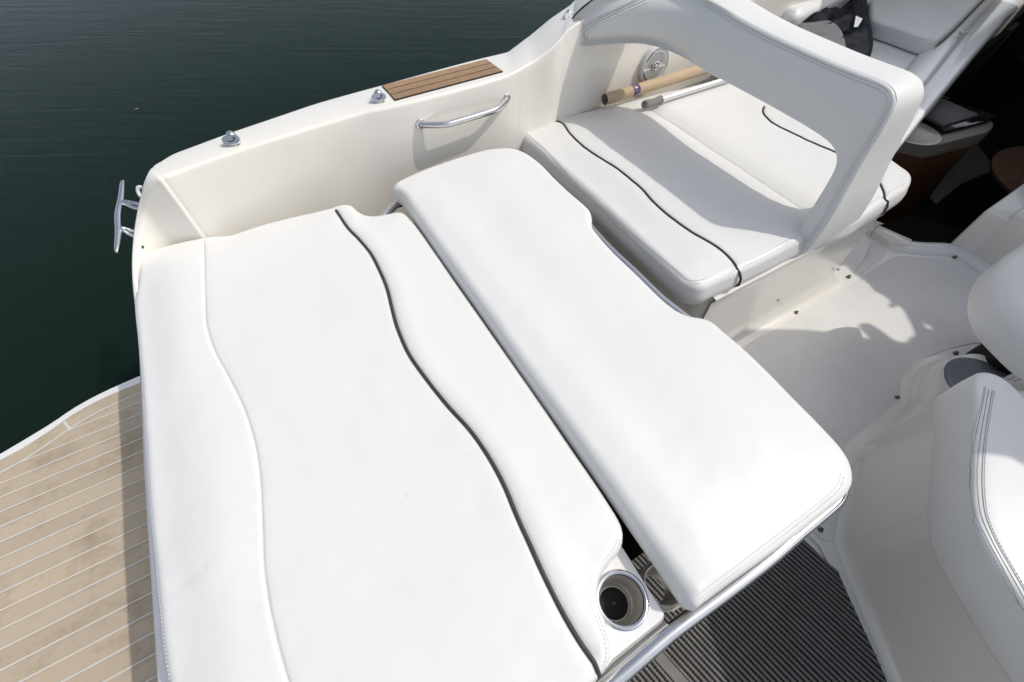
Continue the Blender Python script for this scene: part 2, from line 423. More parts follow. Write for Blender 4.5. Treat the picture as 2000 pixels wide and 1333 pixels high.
def xy(ps): return [(p[0], p[1]) for p in ps]
def px_line(pts, z, n=8, step=.008):
    return xy(resample(catmull([P(x, y, z) for x, y in pts], n), step))
def stitches(name, paths, parent, mt='thread', dash=.0042, gap=.0028, w=.0009):
    for pts in paths:                                   # one row of thread per seam line
        bm = bmesh.new(); q = resample([Vector(p) for p in pts], (dash+gap)/2)
        for i in range(0, len(q)-2, 2):
            a, b = q[i], q[i+1]; t = (b-a)
            if t.length < 1e-6: continue
            rot = Vector((1, 0, 0)).rotation_difference(t.normalized()).to_matrix()
            box_bm(bm, (a+b)/2, (dash, w, w), rot)
        from_bm(name, bm, mt, parent, smooth=False, sharp=None)
def seam_line(pts, parent, r=.0009, m_='thread'):
    return tube('seam_line', resample([Vector(p) for p in pts], .01), r, m_, parent, 6)
def offset_line(poly, d):
    out = []
    for i in range(len(poly)):
        a = Vector(poly[max(i-1, 0)]).to_2d() if len(poly[0]) > 2 else Vector(poly[max(i-1, 0)]); b = Vector(poly[min(i+1, len(poly)-1)])
        t = (b-a); n = Vector((-t.y, t.x)).normalized(); out.append((poly[i][0]+n.x*d, poly[i][1]+n.y*d))
    return out

ZF = -.50      # cockpit floor
ZG = .266      # gunwale top
ZP = -.50      # swim platform
ZW = -.86      # water

# ================================================================== SETTING
bm = bmesh.new()
bm.faces.new([bm.verts.new(p) for p in ((-300, -300, ZW), (300, -300, ZW), (300, 300, ZW), (-300, 300, ZW))])
tag(from_bm('water', bm, 'water', smooth=False, sharp=None), kind='structure')

boat = thing('motor_boat', 'white motor boat with cream gelcoat cockpit, teak trim and stainless fittings', 'boat')

# ---- coaming / gunwale
st = [((276, 655), (288, 655), -.035), ((264, 612), (275, 612), -.005), ((257, 560), (268, 560), .035), ((255, 510), (266, 510), .075), ((258, 460), (270, 460), .12),
      ((264, 418), (277, 418), .168), ((270, 387), (284, 389), .21), ((276, 361), (292, 366), .244), ((281, 347), (303, 354), .260)]
stations = [(P(*o, z), P(*i, z)) for o, i, z in st]
for o, i in (((287, 335), (311, 349)), ((292, 328), (316, 345.8)), ((297, 324), (319.5, 344.8)), ((301, 320), (325, 343.2)), ((310, 315), (345, 336)), ((335, 300), (380, 323)), ((375, 285), (450, 299)), ((445, 259), (510, 279)), ((530, 230), (575, 259)), ((620, 200), (700, 222)),
             ((730, 169), (775, 206)), ((812, 147), (850, 188)), ((900, 122), (920, 169))):
    stations.append((P(*o, ZG), P(*i, ZG)))
stations += [(P(962, 107, ZG), P(970, 155, ZG)), (P(984, 102.5, .268), P(993, 146.5, .2665)), (P(992, 100, .271), P(1002, 143, .268)), (P(1000, 95, .277), P(1011, 138, .270)), (P(1018, 81, .291), P(1028, 129, .276)), (P(1037, 65, .306), P(1048, 115, .285)), (P(1075, 37, .345), P(1082, 92, .315)),
             (P(1130, 0, .385), P(1110, 66, .345)), (Vector((1.62, 1.80, .455)), Vector((1.55, 1.665, .43))), (Vector((2.5, 1.84, .55)), Vector((2.5, 1.69, .53))), (Vector((5, 1.72, .7)), Vector((5, 1.56, .68)))]
def spline_pairs(sts, n=5):
    a = catmull([s[0] for s in sts], n); b = catmull([s[1] for s in sts], n)
    for _ in range(14):
        for L_ in (a, b):
            c = [p.copy() for p in L_]
            for i in range(2, len(L_)-2):
                if c[i].x > .35 and c[i].x < 3: L_[i] = Vector((c[i].x, (c[i-1].y+2*c[i].y+c[i+1].y)/4, c[i].z))
                if .7 < c[i].x < 3 and _ < 2: L_[i].z = (c[i-1].z+2*c[i].z+c[i+1].z)/4
    return list(zip(a, b))
def build_coaming():
    bm = bmesh.new(); rows = []
    for O, I in spline_pairs(stations, 4):
        d = Vector((O.x-I.x, O.y-I.y, 0)); L = d.length; d.normalize(); r = min(.012, L*.46); row = []
        row += [Vector((O.x, O.y, ZW-.3))-d*.18, Vector((O.x, O.y, ZW))-d*.12, Vector((O.x, O.y, -.45))-d*.03, Vector((O.x, O.y, O.z-.1)), Vector((O.x, O.y, O.z-.035))]
        for a in (0, 18, 36, 54, 72, 90): row.append(Vector((O.x, O.y, O.z))-d*r+d*r*math.cos(R_(a))+Vector((0, 0, -r+r*math.sin(R_(a)))))
        row.append((Vector((O.x, O.y, O.z))*.5+Vector((I.x, I.y, I.z))*.5)+Vector((0, 0, .0015)))
        for a in (90, 72, 54, 36, 18, 0): row.append(Vector((I.x, I.y, I.z))+d*r-d*r*math.cos(R_(a))+Vector((0, 0, -r+r*math.sin(R_(a)))))
        row += [Vector((I.x, I.y, I.z-.04)), Vector((I.x, I.y, min(I.z-.06, .10)))+d*.001, Vector((I.x, I.y, min(I.z-.1, -.05)))+d*.002, Vector((I.x, I.y, ZF-.02))]
        rows.append([bm.verts.new(p) for p in row])
    grid_faces(bm, rows)
    return from_bm('coaming', bm, 'gel', boat, sharp=46)
coam = build_coaming()
IN = [s[1] for s in spline_pairs(stations, 4)]     # inner top line of the coaming
def wall_y(x):
    for a, b in zip(IN, IN[1:]):
        if min(a.x, b.x) <= x <= max(a.x, b.x) and a.x > -.33: return a.y+(b.y-a.y)*(x-a.x)/(b.x-a.x+1e-9)
    return 1.6

# teak step pad let into the gunwale top
q = [P(746, 167.5, .2705), P(950, 116, .2705), P(982.5, 139.5, .2705), P(771, 195.5, .2705)]
def lerp_quad(u, v): return (q[0].lerp(q[1], u)).lerp(q[3].lerp(q[2], u), v)
bm = bmesh.new(); vv = [lerp_quad(u, v) for u, v in ((0, 0), (1, 0), (1, 1), (0, 1))]
lo = [bm.verts.new(p-Vector((0, 0, .008))) for p in vv]; hi = [bm.verts.new(p) for p in vv]; bm.faces.new(hi)
for i in range(4): bm.faces.new((lo[i], lo[(i+1) % 4], hi[(i+1) % 4], hi[i]))
step = from_bm('step_pad', bm, 'caulkb', boat, smooth=False, sharp=None)
step['label'] = 'teak step inlay with dark caulk lines on the gunwale'
for v0, v1 in ((.02, .31), (.355, .645), (.69, .98)):
    bm = bmesh.new(); vv = [lerp_quad(u, v) for u, v in ((.004, v0), (.996, v0), (.996, v1), (.004, v1))]
    lo = [bm.verts.new(p-Vector((0, 0, .002))) for p in vv]; hi = [bm.verts.new(p+Vector((0, 0, .0015))) for p in vv]; bm.faces.new(hi)
    for i in range(4): bm.faces.new((lo[i], lo[(i+1) % 4], hi[(i+1) % 4], hi[i]))
    from_bm('teak_plank', bm, 'teak', step, smooth=False, sharp=None)

# ---- grab handle on the coaming wall
g0 = PonY(828, 248, 1.505); g1 = PonY(996, 203, 1.525); zz = (g0.z+g1.z)/2
g0.y = wall_y(g0.x); g1.y = wall_y(g1.x); g0.z = g1.z = zz
ax = (g1-g0).normalized(); inn = Vector((ax.y, -ax.x, 0)).normalized(); inn = -inn if inn.y > 0 else inn
hp = [g0-inn*.005, g0+inn*.010+ax*.006, g0+inn*.044+ax*.062, g0+inn*.054+ax*.095, g1+inn*.054-ax*.095, g1+inn*.044-ax*.062, g1+inn*.010-ax*.006, g1-inn*.005]
handle = tube('grab_handle', hp, .0115, 'chrome', boat, 16, 8); handle['label'] = 'bent stainless grab handle on the inner coaming wall'
for g in (g0, g1): lathe('flange', [(.019, -.002), (.019, .003), (.0165, .006), (.011, .007)], g, 'chrome', handle, 24, inn)

# ---- deck eye fittings on the gunwale
def eye_fitting(px, py, z, s=1., lab=''):
    base = P(px, py, z)
    root = bpy.data.objects.new('deck_fitting', None); COL.objects.link(root); root.parent = boat; root.location = base; root['label'] = lab
    fwd = Vector((-.25, -1, 0)).normalized(); side = Vector((1, -.25, 0)).normalized(); up = Vector((0, 0, 1))
    tilt = (fwd*.80+up*.60).normalized(); tup = (up*.80-fwd*.60).normalized()
    bm = bmesh.new(); shape = []
    for k in range(28):                       # rounded, slightly flat-bottomed front plate
        b = 2*math.pi*k/28; cx_, cz_ = math.cos(b), math.sin(b)
        shape.append((.0215*abs(cx_)**.75*(1 if cx_ > 0 else -1), .0115*abs(cz_)**(.9 if cz_ > 0 else .6)*(1 if cz_ > 0 else -1)))
    rows = []
    for dpt, sc2 in ((-.014, .80), (-.004, .97), (.0, 1.), (.0035, .99), (.0052, .92)):
        rows.append([bm.verts.new((side*a_*sc2+tup*(b_*sc2+.0115)+tilt*(dpt+.006))*s) for a_, b_ in shape])
    grid_faces(bm, rows, True); bm.faces.new(rows[-1]); bm.faces.new(rows[0][::-1])
    from_bm('front_plate', bm, 'chrome', root)
    bm = bmesh.new(); rows = []               # domed hood rising behind the plate
    for j in range(9):
        a = R_(90*j/8); rows.append([bm.verts.new((side*(.0165*math.cos(a)*math.cos(b))+fwd*(-.010+.016*math.cos(a)*math.sin(b)-.006*math.sin(a))+up*(.029*math.sin(a)))*s) for b in [2*math.pi*k/24 for k in range(24)]])
    grid_faces(bm, rows, True)
    from_bm('hood', bm, 'chrome', root)
    # curled mark pressed into the front plate
    pts = []
    for k in range(18):
        a = -2.4+k*.29; rr = .0042*s; c = (tilt*.0113+tup*.0115+side*.004)*s
        pts.append(c+side*(rr*math.cos(a)*1.2)+tup*(rr*math.sin(a))+side*(.0008*k-.007)*s)
    tube('engraved_mark', pts, .0013*s, 'black', root, 6)
    return root
eye_fitting(457, 284, ZG+.001, 1.22, 'chrome hooded deck fitting nearest the stern cleat')
eye_fitting(742, 200, ZG+.001, 1.18, 'chrome hooded deck fitting beside the teak step inlay')
eye_fitting(1113, 42, .347, 1.2, 'chrome hooded deck fitting beside the dark piped backrest')

# ---- stern cleat outside the quarter
c0, c1 = P(240, 352, .06), P(228, 493, .0)
axc = (c1-c0); Lc = axc.length; axc.normalize()
cl = tube('horn', [c0+Vector((0, 0, -.004)), c0+axc*.02, c0+axc*Lc*.28, c0+axc*Lc*.5+Vector((-.004, 0, .002)), c0+axc*Lc*.74, c1-axc*.015, c1],
          lambda t: .0040+.0064*math.sin(math.pi*min(max(t, 0), 1))**.8, 'chrome', None, 16, 6)
cleat = bpy.data.objects.new('mooring_cleat', None); COL.objects.link(cleat); cleat.parent = boat; cleat['label'] = 'polished stainless mooring cleat on the outer stern quarter'
cl.parent = cleat
for t, e in ((.33, (266, 404)), (.69, (258, 458))):
    a = c0+axc*Lc*t; b = P(e[0]+4, e[1], .035 if t < .5 else -.005)
    for dx in (-.010, .010):
        tube('leg', [a, a.lerp(b, .35)+axc*dx*.5+Vector((0, 0, .004)), a.lerp(b, .7)+axc*dx, b+axc*dx*1.1+(b-a).normalized()*.03], lambda t: .0085-.0015*math.sin(math.pi*t), 'chrome', cleat, 12, 5)
# white line guide and a small screw on the quarter
gd = P(277, 372, .215)
tube('rope_guide', [gd+Vector((.006, .0, .008)), gd+Vector((-.003, .002, .010)), gd+Vector((-.010, -.004, .0)), gd+Vector((-.009, -.014, -.010)), gd+Vector((.0, -.018, -.012))], .0052, 'plastic', boat, 10, 5)['label'] = 'small white plastic loop on the stern quarter edge'
sp = P(276, 483, .085)
lathe('stud', [(.0, .007), (.004, .0065), (.0062, .004), (.0065, -.004)], sp, 'snap', boat, 20, Vector((.8, -.5, .35)))

# snaps along the gunwale outer edge
for x_, y_ in ((308, 316), (375, 285), (530, 230)):
    pp = P(x_, y_, ZG)+Vector((0, .004, -.012)); lathe('edge_snap', [(.0, .006), (.0035, .005), (.0045, 0)], pp, 'plastic', boat, 12, Vector((0, 1, .4)))

# ---- sun pad deck with cup holder
dk = [P(1150, 968, 0), P(1213, 1066, 0), P(1288, 1186, 0), P(1297, 1200, 0), P(1292, 1211, 0), P(1196, 1288, 0)]
fx = [dk[0].x+.0, 1.50]
xf = dk[1].x+(dk[0].x-dk[1].x)*.0
cup_c = P(1214, 1171, 0); cup_c.z = 0
RO, RI = .0535, .0455
def deck_with_hole():
    out = [(.04, 1.40), (.10, 1.27), (dk[1].x, 1.2)]+[(p.x, p.y) for p in dk[1:]]+[(-.1, dk[5].y-.06), (-.47, dk[5].y-.06), (-.47, 1.30), (-.36, 1.47)]
    hole = [(cup_c.x+RI*math.cos(2*math.pi*k/40), cup_c.y+RI*math.sin(2*math.pi*k/40)) for k in range(40)]
    pts = [Vector(p) for p in out+hole]; n = len(out)
    ed = [(i, (i+1) % n) for i in range(n)]+[(n+i, n+(i+1) % 40) for i in range(40)]
    vs, es, fs, *_ = delaunay_2d_cdt(pts, ed, [], 2, 1e-6)
    bm = bmesh.new(); V = [bm.verts.new((v.x, v.y, 0)) for v in vs]
    hc = Vector((cup_c.x, cup_c.y))
    for f in fs:
        c = sum((vs[k] for k in f), Vector((0, 0)))/len(f)
        if (c-hc).length > RI*.98: bm.faces.new([V[k] for k in f])
    e_out = [(Vector((*p, 0))) for p in out]
    lo = [[bm.verts.new((p[0], p[1]-(k_ if p[1] < -.05 and p[0] > -.3 else 0), z)) for p in out] for z, k_ in ((-.003, 0), (-.012, .004), (-.10, .045), (ZF, .05))]
    top = [bm.verts.new((p[0], p[1], 0)) for p in out]
    grid_faces(bm, [top]+lo, True)
    bmesh.ops.remove_doubles(bm, verts=bm.verts, dist=1e-5)
    es = [e for e in bm.edges if len(e.link_faces) == 2 and e.calc_face_angle(0) > R_(60) and abs(e.verts[0].co.z) < .001 and abs(e.verts[1].co.z) < .001]
    return from_bm('aft_deck', bm, 'gelw', boat, sharp=35)
deck_with_hole()
cup = bpy.data.objects.new('cup_holder', None); COL.objects.link(cup); cup.parent = boat; cup.location = cup_c; cup['label'] = 'stainless steel cup holder beside the sun pad corner'
lathe('rim', [(RI-.002, -.004), (RI-.001, .0015), (RI+.002, .0035), (RO-.003, .0035), (RO, .001), (RO, -.003)], (0, 0, 0), 'chrome', cup, 64)
lathe('cup', [(RI-.001, .0), (RI-.0025, -.006), (RI-.004, -.052), (RI-.008, -.062), (RI-.009, -.066), (RI-.0125, -.070), (RI-.013, -.082), (0, -.082)], (0, 0, 0), 'steel', cup, 64)
lathe('rubber_mat', [(0, -.0800), (.0300, -.0800), (.0308, -.0820)], (0, 0, 0), 'black', cup, 48)
lathe('drain', [(0, -.0794), (.0036, -.0794), (.004, -.0800)], (0, 0, 0), 'gloss', cup, 16)

prism('gap_shade_block', [(.33, .02), (.80, .02), (.80, 1.30), (.30, 1.30), (.298, .2)], ZF, -.33, 'dark', boat)  # black block standing in for deep shade in the gap below the folding pad
# second holder below the folding pad, with a net bag round it
c2 = P(1296, 1142, -.10)
hold2 = lathe('drink_holder', [(.030, -.10), (.036, -.02), (.040, 0), (.043, .001), (.045, -.003), (.044, -.02), (.036, -.10)], c2, 'steel', boat, 40)
hold2['label'] = 'dim steel holder in the gap under the folding pad'
bm = bmesh.new()
for k in range(16):
    a = 2*math.pi*k/16
    for s_ in (1, -1):
        tube_bm(bm, [c2+Vector((.047*math.cos(a+s_*t*.9), .047*math.sin(a+s_*t*.9), -.01-.09*t)) for t in (0, .2, .4, .6, .8, 1)], .0032, 6)
tube_bm(bm, [c2+Vector((.048*math.cos(t*.3), .048*math.sin(t*.3), -.008)) for t in range(22)], .004, 6)
from_bm('net_bag', bm, 'rope', boat)

# ---- swim platform
ed_o = [(0, 885), (50, 855.5), (100, 825), (135, 801), (160, 786), (190, 770), (225, 753.5), (282, 729), (330, 711)]
ed_i = [(0, 901), (50, 874), (100, 841.5), (125, 824), (140, 813), (185, 787.5), (225, 769), (285, 745), (330, 728)]
ed_s = [(0, 926), (50, 899), (100, 866), (137, 840), (175, 816), (225, 790.5), (285, 765), (330, 748)]
O3 = resample(catmull([P(*p, ZP) for p in ed_o], 8), .03); I3 = resample(catmull([P(*p, ZP) for p in ed_i], 8), .03); S3 = resample(catmull([P(*p, ZP) for p in ed_s], 8), .01)
x0p = O3[0].x
plat = bpy.data.objects.new('swim_platform', None); COL.objects.link(plat); plat.parent = boat
ob = [(x0p-.75, O3[0].y-.55), (x0p-.45, O3[0].y-.22), (x0p-.2, O3[0].y-.07)]+[(p.x, p.y) for p in O3]+[(-.45, 1.52), (-.45, -2.1), (x0p-.5, -2.1), (x0p-.75, -1.6)]
prism('platform_rim', ob, ZP-.09, ZP, 'gelw', plat, .008, 3)
ib = [(x0p-.70, I3[0].y-.55), (x0p-.42, I3[0].y-.24), (x0p-.2, I3[0].y-.075)]+[(p.x, p.y) for p in I3]+[(-.46, 1.46), (-.46, -2.05), (x0p-.48, -2.05), (x0p-.70, -1.6)]
tk = prism('teak_decking', ib, ZP-.001, ZP+.004, 'plat', plat); tk['label'] = 'pale tan teak decking with white seams and water stains'
bm = bmesh.new(); zc = ZP+.0055
def strip(bm, pts, w):
    global zc
    zc += .00012 if zc < ZP+.008 else 0
    rows = []
    for i, p in enumerate(pts):
        t = pts[min(i+1, len(pts)-1)]-pts[max(i-1, 0)]; n_ = Vector((-t.y, t.x, 0)).normalized()*w/2
        rows.append([bm.verts.new((p+n_).to_2d().to_3d()+Vector((0, 0, zc))), bm.verts.new((p-n_).to_2d().to_3d()+Vector((0, 0, zc)))])
    grid_faces(bm, rows)
strip(bm, S3, .0065)
j0, j1 = P(125, 824, zc), P(138, 840, zc); strip(bm, [j0, j1], .009)
XS = -.826
strip(bm, [Vector((XS+.012, S3[-1].y, 0)), Vector((XS+.004, 1.1, 0)), Vector((XS-.003, .7, 0)), Vector((XS-.003, .3, 0)), Vector((XS, -.2, 0)), Vector((XS, -2, 0))], .0085)
rights = [P(x/4.442, 730+y/4.442, ZP).y for x, y in ((1265, 238), (1268, 338), (1270, 440), (1275, 550), (1275, 663), (1278, 778), (1282, 905), (1286, 1030), (1292, 1160), (1300, 1298))]
dy = (rights[0]-rights[-1])/9; ys = [rights[0]-dy*k for k in range(60)]
for y in ys:
    xa = x0p-.68
    for p in S3:
        if p.y < y: xa = max(xa, p.x)
        if p.y >= y: break
    strip(bm, [Vector((xa, y, 0)), Vector((XS, y, 0))], .0048)
from_bm('caulk_lines', bm, 'caulk', plat, smooth=False, sharp=None)
# transom below the sun pad
prism('transom', [(-.60, 1.42), (-.46, 1.47), (-.44, -2.1), (-.60, -2.1), (-.62, 0), (-.615, .8)], ZP+.004, -.055, 'gelw', boat, .02)

# ---- cockpit floor
fl = [(-.4, 1.5), (1.0, 1.62), (2.3, 1.62), (2.75, .38), (2.79, .27), (2.81, .02), (2.83, -.3), (2.95, -2.1), (-.4, -2.1)]
prism('cockpit_sole', fl, ZF-.06, ZF, 'gelw', boat)
pan = [P(*p, 0) for p in ()]
pn = [(1395, 755), (1440, 690), (1500, 650), (1560, 622), (1600, 598), (1640, 574), (1672, 553), (1700, 533), (1728, 514), (1752, 502), (1800, 503), (1855, 506), (1885, 520), (1925, 548), (1975, 590), (2060, 650),
      (2030, 700), (1935, 672), (1862, 680), (1815, 697), (1786, 722), (1776, 758), (1768, 788), (1735, 812), (1690, 845), (1668, 872), (1655, 910), (1640, 955), (1632, 1010), (1627, 1045), (1618, 1058), (1600, 1050), (1560, 1010), (1440, 900)]
nsk = resample(catmull([P(*p, ZF) for p in pn], 5, True), .02, True)
prism('nonskid_panel', xy(nsk), ZF-.001, ZF+.004, 'floor', boat, .002, 2)['label'] = 'textured nonskid floor panel in front of the bench'
pn2 = [(1668, 535), (1688, 505), (1700, 480), (1712, 478), (1728, 489), (1726, 502), (1705, 518), (1680, 536)]
prism('nonskid_panel', xy(resample(catmull([P(*p, ZF) for p in pn2], 4, True), .015, True)), ZF-.001, ZF+.004, 'floor', boat, .002, 2)['label'] = 'small textured floor panel at the companionway sill'
for x_, y_ in ((1555, 611), (1658, 541), (1865, 503), (1867, 690), (1752, 777), (1602, 1035)):
    pp = P(x_, y_, ZF+.004); pp.z = ZF
    lathe('floor_snap', [(0, .0095), (.0035, .0095), (.0045, .0125), (.0068, .0115), (.0075, .006), (.009, .004), (.0095, .0)], pp, 'snap', boat, 20)
for x_, y_ in ((1663, 1126), (1785, 785)):
    lathe('screw_hole', [(0, .0006), (.0025, .0006), (.003, 0)], P(x_, y_, ZF), 'black', boat, 10)
# moulded curb at the companionway and hatch lip beside the mat
cu = resample(catmull([P(*p, ZF) for p in ((1700, 449), (1716, 462), (1738, 475), (1765, 483), (1800, 487), (1850, 489), (1882, 497), (1905, 514), (1945, 543), (2010, 590))], 6), .02)
bm = bmesh.new(); rows = []
for i, p in enumerate(cu):
    t = (cu[min(i+1, len(cu)-1)]-cu[max(i-1, 0)]).normalized(); n_ = Vector((-t.y, t.x, 0))
    rows.append([bm.verts.new(p+n_*a+Vector((0, 0, b))) for a, b in ((-.045, .001), (-.035, .012), (-.022, .022), (.0, .025), (.02, .025), (.034, .018), (.04, -.02))])
grid_faces(bm, rows); from_bm('door_curb', bm, 'gelw', boat, sharp=60)
bm = bmesh.new(); hl = [P(*p, ZF+.004) for p in ((1560, 1032), (1578, 1042), (1592, 1054), (1603, 1067), (1613, 1086), (1622, 1106))]
tube_bm(bm, catmull(hl, 6), .007, 8); from_bm('hatch_lip', bm, 'gel', boat)

# ---- bench base under the port seat
bt = [P(1362, 603, -.095), P(1535, 514, -.095), P(1655, 452, -.095), P(1737, 410, -.095)]
bx0 = 1.055; yb = [p.y for p in bt]
base = [(bx0, 1.66), (bx0, .505), (bt[0].x+.05, yb[0]), (bt[1].x, yb[1]), (bt[2].x, yb[2]), (bt[3].x-.02, yb[3]), (bt[3].x+.0, yb[3]+.03), (bt[3].x+.02, 1.66)]
def bench_base():
    bm = bmesh.new(); rows = []
    prof = [(.075, ZF+.0015), (.045, ZF+.006), (.022, ZF+.018), (.010, ZF+.04), (.002, ZF+.08), (-.002, -.16), (-.004, -.12), (.002, -.108), (.006, -.100), (.004, -.094), (-.003, -.092), (-.05, -.091)]
    out = [(bx0, 1.66), (bx0, .56), (bx0+.015, .525), (bx0+.05, .50), (bt[0].x+.08, yb[0]-.0), (1.35, (yb[0]+yb[1])/2), (bt[1].x, yb[1]), (bt[2].x, yb[2]), (bt[3].x-.04, yb[3]), (bt[3].x-.01, yb[3]+.008), (bt[3].x, yb[3]+.04), (bt[3].x+.02, 1.66)]
    C_ = Vector((1.55, 1.1))
    vo = [Vector(p) for p in out]; nr = []
    for i in range(len(vo)):
        t = (vo[min(i+1, len(vo)-1)]-vo[max(i-1, 0)]).normalized(); nr.append(Vector((t.y, -t.x)))
        if nr[-1].dot(vo[i]-C_) < 0: nr[-1] = -nr[-1]
    for d, z in prof: rows.append([bm.verts.new((p.x+n_.x*d, p.y+n_.y*d, z)) for p, n_ in zip(vo, nr)])
    grid_faces(bm, rows); bm.faces.new(rows[-1])
    return from_bm('bench_base', bm, 'gel', boat, sharp=50)
bench_base()
for x_, y_ in ((1521, 585), (1639, 527)):
    pp = PonY(x_, y_, .50); lathe('wall_snap', [(0, .004), (.005, .003), (.007, 0), (.007, -.01)], pp, 'caulk', boat, 16, Vector((0, -1, 0)))

# ---- loudspeaker on the coaming wall
yw = wall_y(1.72)
sc_ = PonY(1278, 127, yw-.012)
spk = bpy.data.objects.new('loudspeaker', None); COL.objects.link(spk); spk.parent = boat; spk.location = sc_; spk['label'] = 'round white waterproof loudspeaker on the coaming wall'
an = Vector((0, -1, 0))
RS = .088
lathe('bezel', [(RS, -.016), (RS, .006), (RS-.004, .011), (RS-.012, .013), (RS-.016, .008), (RS-.020, .004), (.0, .004)], (0, 0, 0), 'plastic', spk, 56, an)
bm = bmesh.new()
rg = RS-.024
for sgn in (1, -1):
    ring = [Vector((rg*math.cos(R_(a)), -.0105, sgn*(rg*math.sin(R_(a))))) for a in range(8, 173, 6)]
    low = [Vector((p.x, -.004, p.z)) for p in ring]
    a_ = [bm.verts.new(p) for p in ring]; b_ = [bm.verts.new(p) for p in low]; bm.faces.new(a_); grid_faces(bm, [a_, b_], True)
from_bm('grille', bm, 'plastic', spk, smooth=False, sharp=None)
bm = bmesh.new()
for ix in range(-15, 16):
    for iz in range(-15, 16):
        x_, z_ = ix*.0042, iz*.0042
        if math.hypot(x_, z_) < rg-.004 and abs(z_) > .012 and math.hypot(x_, z_) > .019: box_bm(bm, (x_, -.0108, z_), (.0017, .001, .0017))
for a0, a1 in ((118, 160), (200, 242)):
    pts = [Vector(((RS-.0185)*math.cos(R_(a)), -.0105, (RS-.0185)*math.sin(R_(a)))) for a in range(a0, a1, 6)]; tube_bm(bm, pts, .0022, 6)
for k in range(4): box_bm(bm, (-.045+k*.0045, -.0112, 0), (.0028, .0006, .0035))
from_bm('grille_holes', bm, 'vent', spk, smooth=False, sharp=None)
lathe('tweeter', [(.019, .008), (.019, .013), (.016, .015), (.014, .0125), (.008, .0125), (.006, .017), (0, .018)], (0, 0, 0), 'plastic', spk, 32, an)
lathe('tweeter_gap', [(.0142, .0128), (.0095, .0130)], (0, 0, 0), 'vent', spk, 32, an)

# ================================================================== SUN PAD
z1 = .045
pad1_px = [(262, 1600), (300, 1333), (292, 1250), (322, 1160)]
A = lambda pts, z: [tuple(P(x, y, z).to_2d()) for x, y in pts]
left = A([(272, 600), (281, 690), (289, 780), (297, 890), (305, 1000), (317, 1110), (328, 1220), (344, 1333)], .02)
o1 = A([(1170, 1321), (1183, 1300), (1192, 1280), (1190, 1256), (1184, 1222), (1172, 1190), (1166, 1160), (1171, 1127), (1190, 1099), (1209, 1076), (1216, 1052), (1213, 1030), (1200, 1004), (1160, 942), (1120, 884), (1080, 825), (1020, 738), (958, 650), (890, 553), (848, 492), (820, 453), (800, 430), (787, 419.5), (771, 420.5), (740, 427), (717, 426),
        (701, 417.5), (690, 407), (679, 405.5), (656, 411), (600, 424), (540, 438), (480, 456), (470, 461), (455, 465), (440, 466), (420, 466), (397, 471), (350, 483), (310, 495), (288, 509), (277, 528), (273, 560)], z1-.01)
o1 = o1+left+[(-.52, .1), (-.515, -.03), (-.49, -.085), (-.3, -.10), (-.1, -.105), (.05, -.108)]
seamA = px_line([(397, 474), (401, 520), (403, 590), (406, 640), (422, 690), (450, 742), (478, 800), (500, 870), (511, 950), (515, 1030), (518, 1110), (530, 1190), (548, 1270), (566, 1333), (585, 1390)], .055)
pipeA = px_line([(657, 412), (680, 447), (700, 468), (725, 498), (742, 530), (757, 566), (768, 610), (778, 645), (800, 695), (835, 745), (875, 795), (920, 845), (955, 895), (985, 950), (1010, 1010), (1035, 1065), (1060, 1120), (1095, 1190), (1130, 1250), (1160, 1293), (1169, 1312)], .055)
aft1 = np.array([(p[0], p[1]) for p in [(-.60, 2.)]])
def extra1(V, d):
    # stern bolster rolls up and away; panel between piping and bolster lies slightly hollow
    sg = side_of(V, seamA); ds = seg_dist(V, seamA, False); out = np.zeros(len(V))
    out += np.where(sg < 0, .006*(1-np.exp(-(ds/.05)**2)), 0)
    dl = seg_dist(V, left, False)
    out -= .012*np.exp(-(dl/.085)**2)
    sp_ = side_of(V, pipeA); dp = seg_dist(V, pipeA, False)
    out += np.where(sp_ > 0, .004*np.exp(-((dp-.03)/.03)**2)*(dp > 0)*1., 0)*np.clip(dp/.02, 0, 1)
    out += np.array([.0011*noise.noise(Vector((x*26, y*26, 2.)))+.0018*noise.noise(Vector((x*6, y*6, 7.))) for x, y in V])
    return out
crease = px_line([(322, 1166), (345, 1150), (375, 1128), (410, 1104)], .05)
sunpad = thing('sun_pad', 'large white sun pad with one dark wavy piping line, on the aft deck', 'sun pad')
c1_ = Cushion(o1, .055, .055, r=.022, crown=.008, cw=.07, grooves=[(seamA, .0032, .0042), (pipeA, .0045, .006), (crease, .0012, .011)], extra=extra1, grid=.02, smooth=4)
if seg_dist(np.array([[-.45, .8]]), seamA, False)[0] < 0: pass
c1_.build('cover', 'vinyl', sunpad)
pp = c1_.on(pipeA, .0038); e0, e1 = pipeA[-1], pipeA[-2]
pp = [Vector((p.x, p.y, p.z)) for p in pp]
dr = (pp[-1]-pp[-4]).normalized(); pp += [pp[-1]+dr*.006+Vector((0, 0, -.008)), pp[-1]+dr*.008+Vector((0, 0, -.022)), pp[-1]+dr*.006+Vector((0, 0, -.04))]
dr = (pp[0]-pp[3]).normalized(); pp = [pp[0]+dr*.004+Vector((0, 0, -.02)), pp[0]+dr*.002+Vector((0, 0, -.006))]+pp
tube('piping', pp, .0043, 'pipe', sunpad, 10)
stR = offset_line(px_line([(1175, 1310), (1186, 1282), (1182, 1256), (1168, 1216), (1155, 1182), (1150, 1150), (1158, 1120), (1184, 1090), (1203, 1065), (1208, 1045)], .055), 0)
stR2 = [tuple(P(x, y, .055).to_2d()) for x, y in ((1195, 1000), (1150, 935), (1075, 823), (953, 650), (885, 553), (825, 466))]
stL = A([(294, 700), (303, 860), (317, 1010), (330, 1130), (343, 1225), (360, 1333)], .03)
seamA2 = offset_line(seamA, .0045)
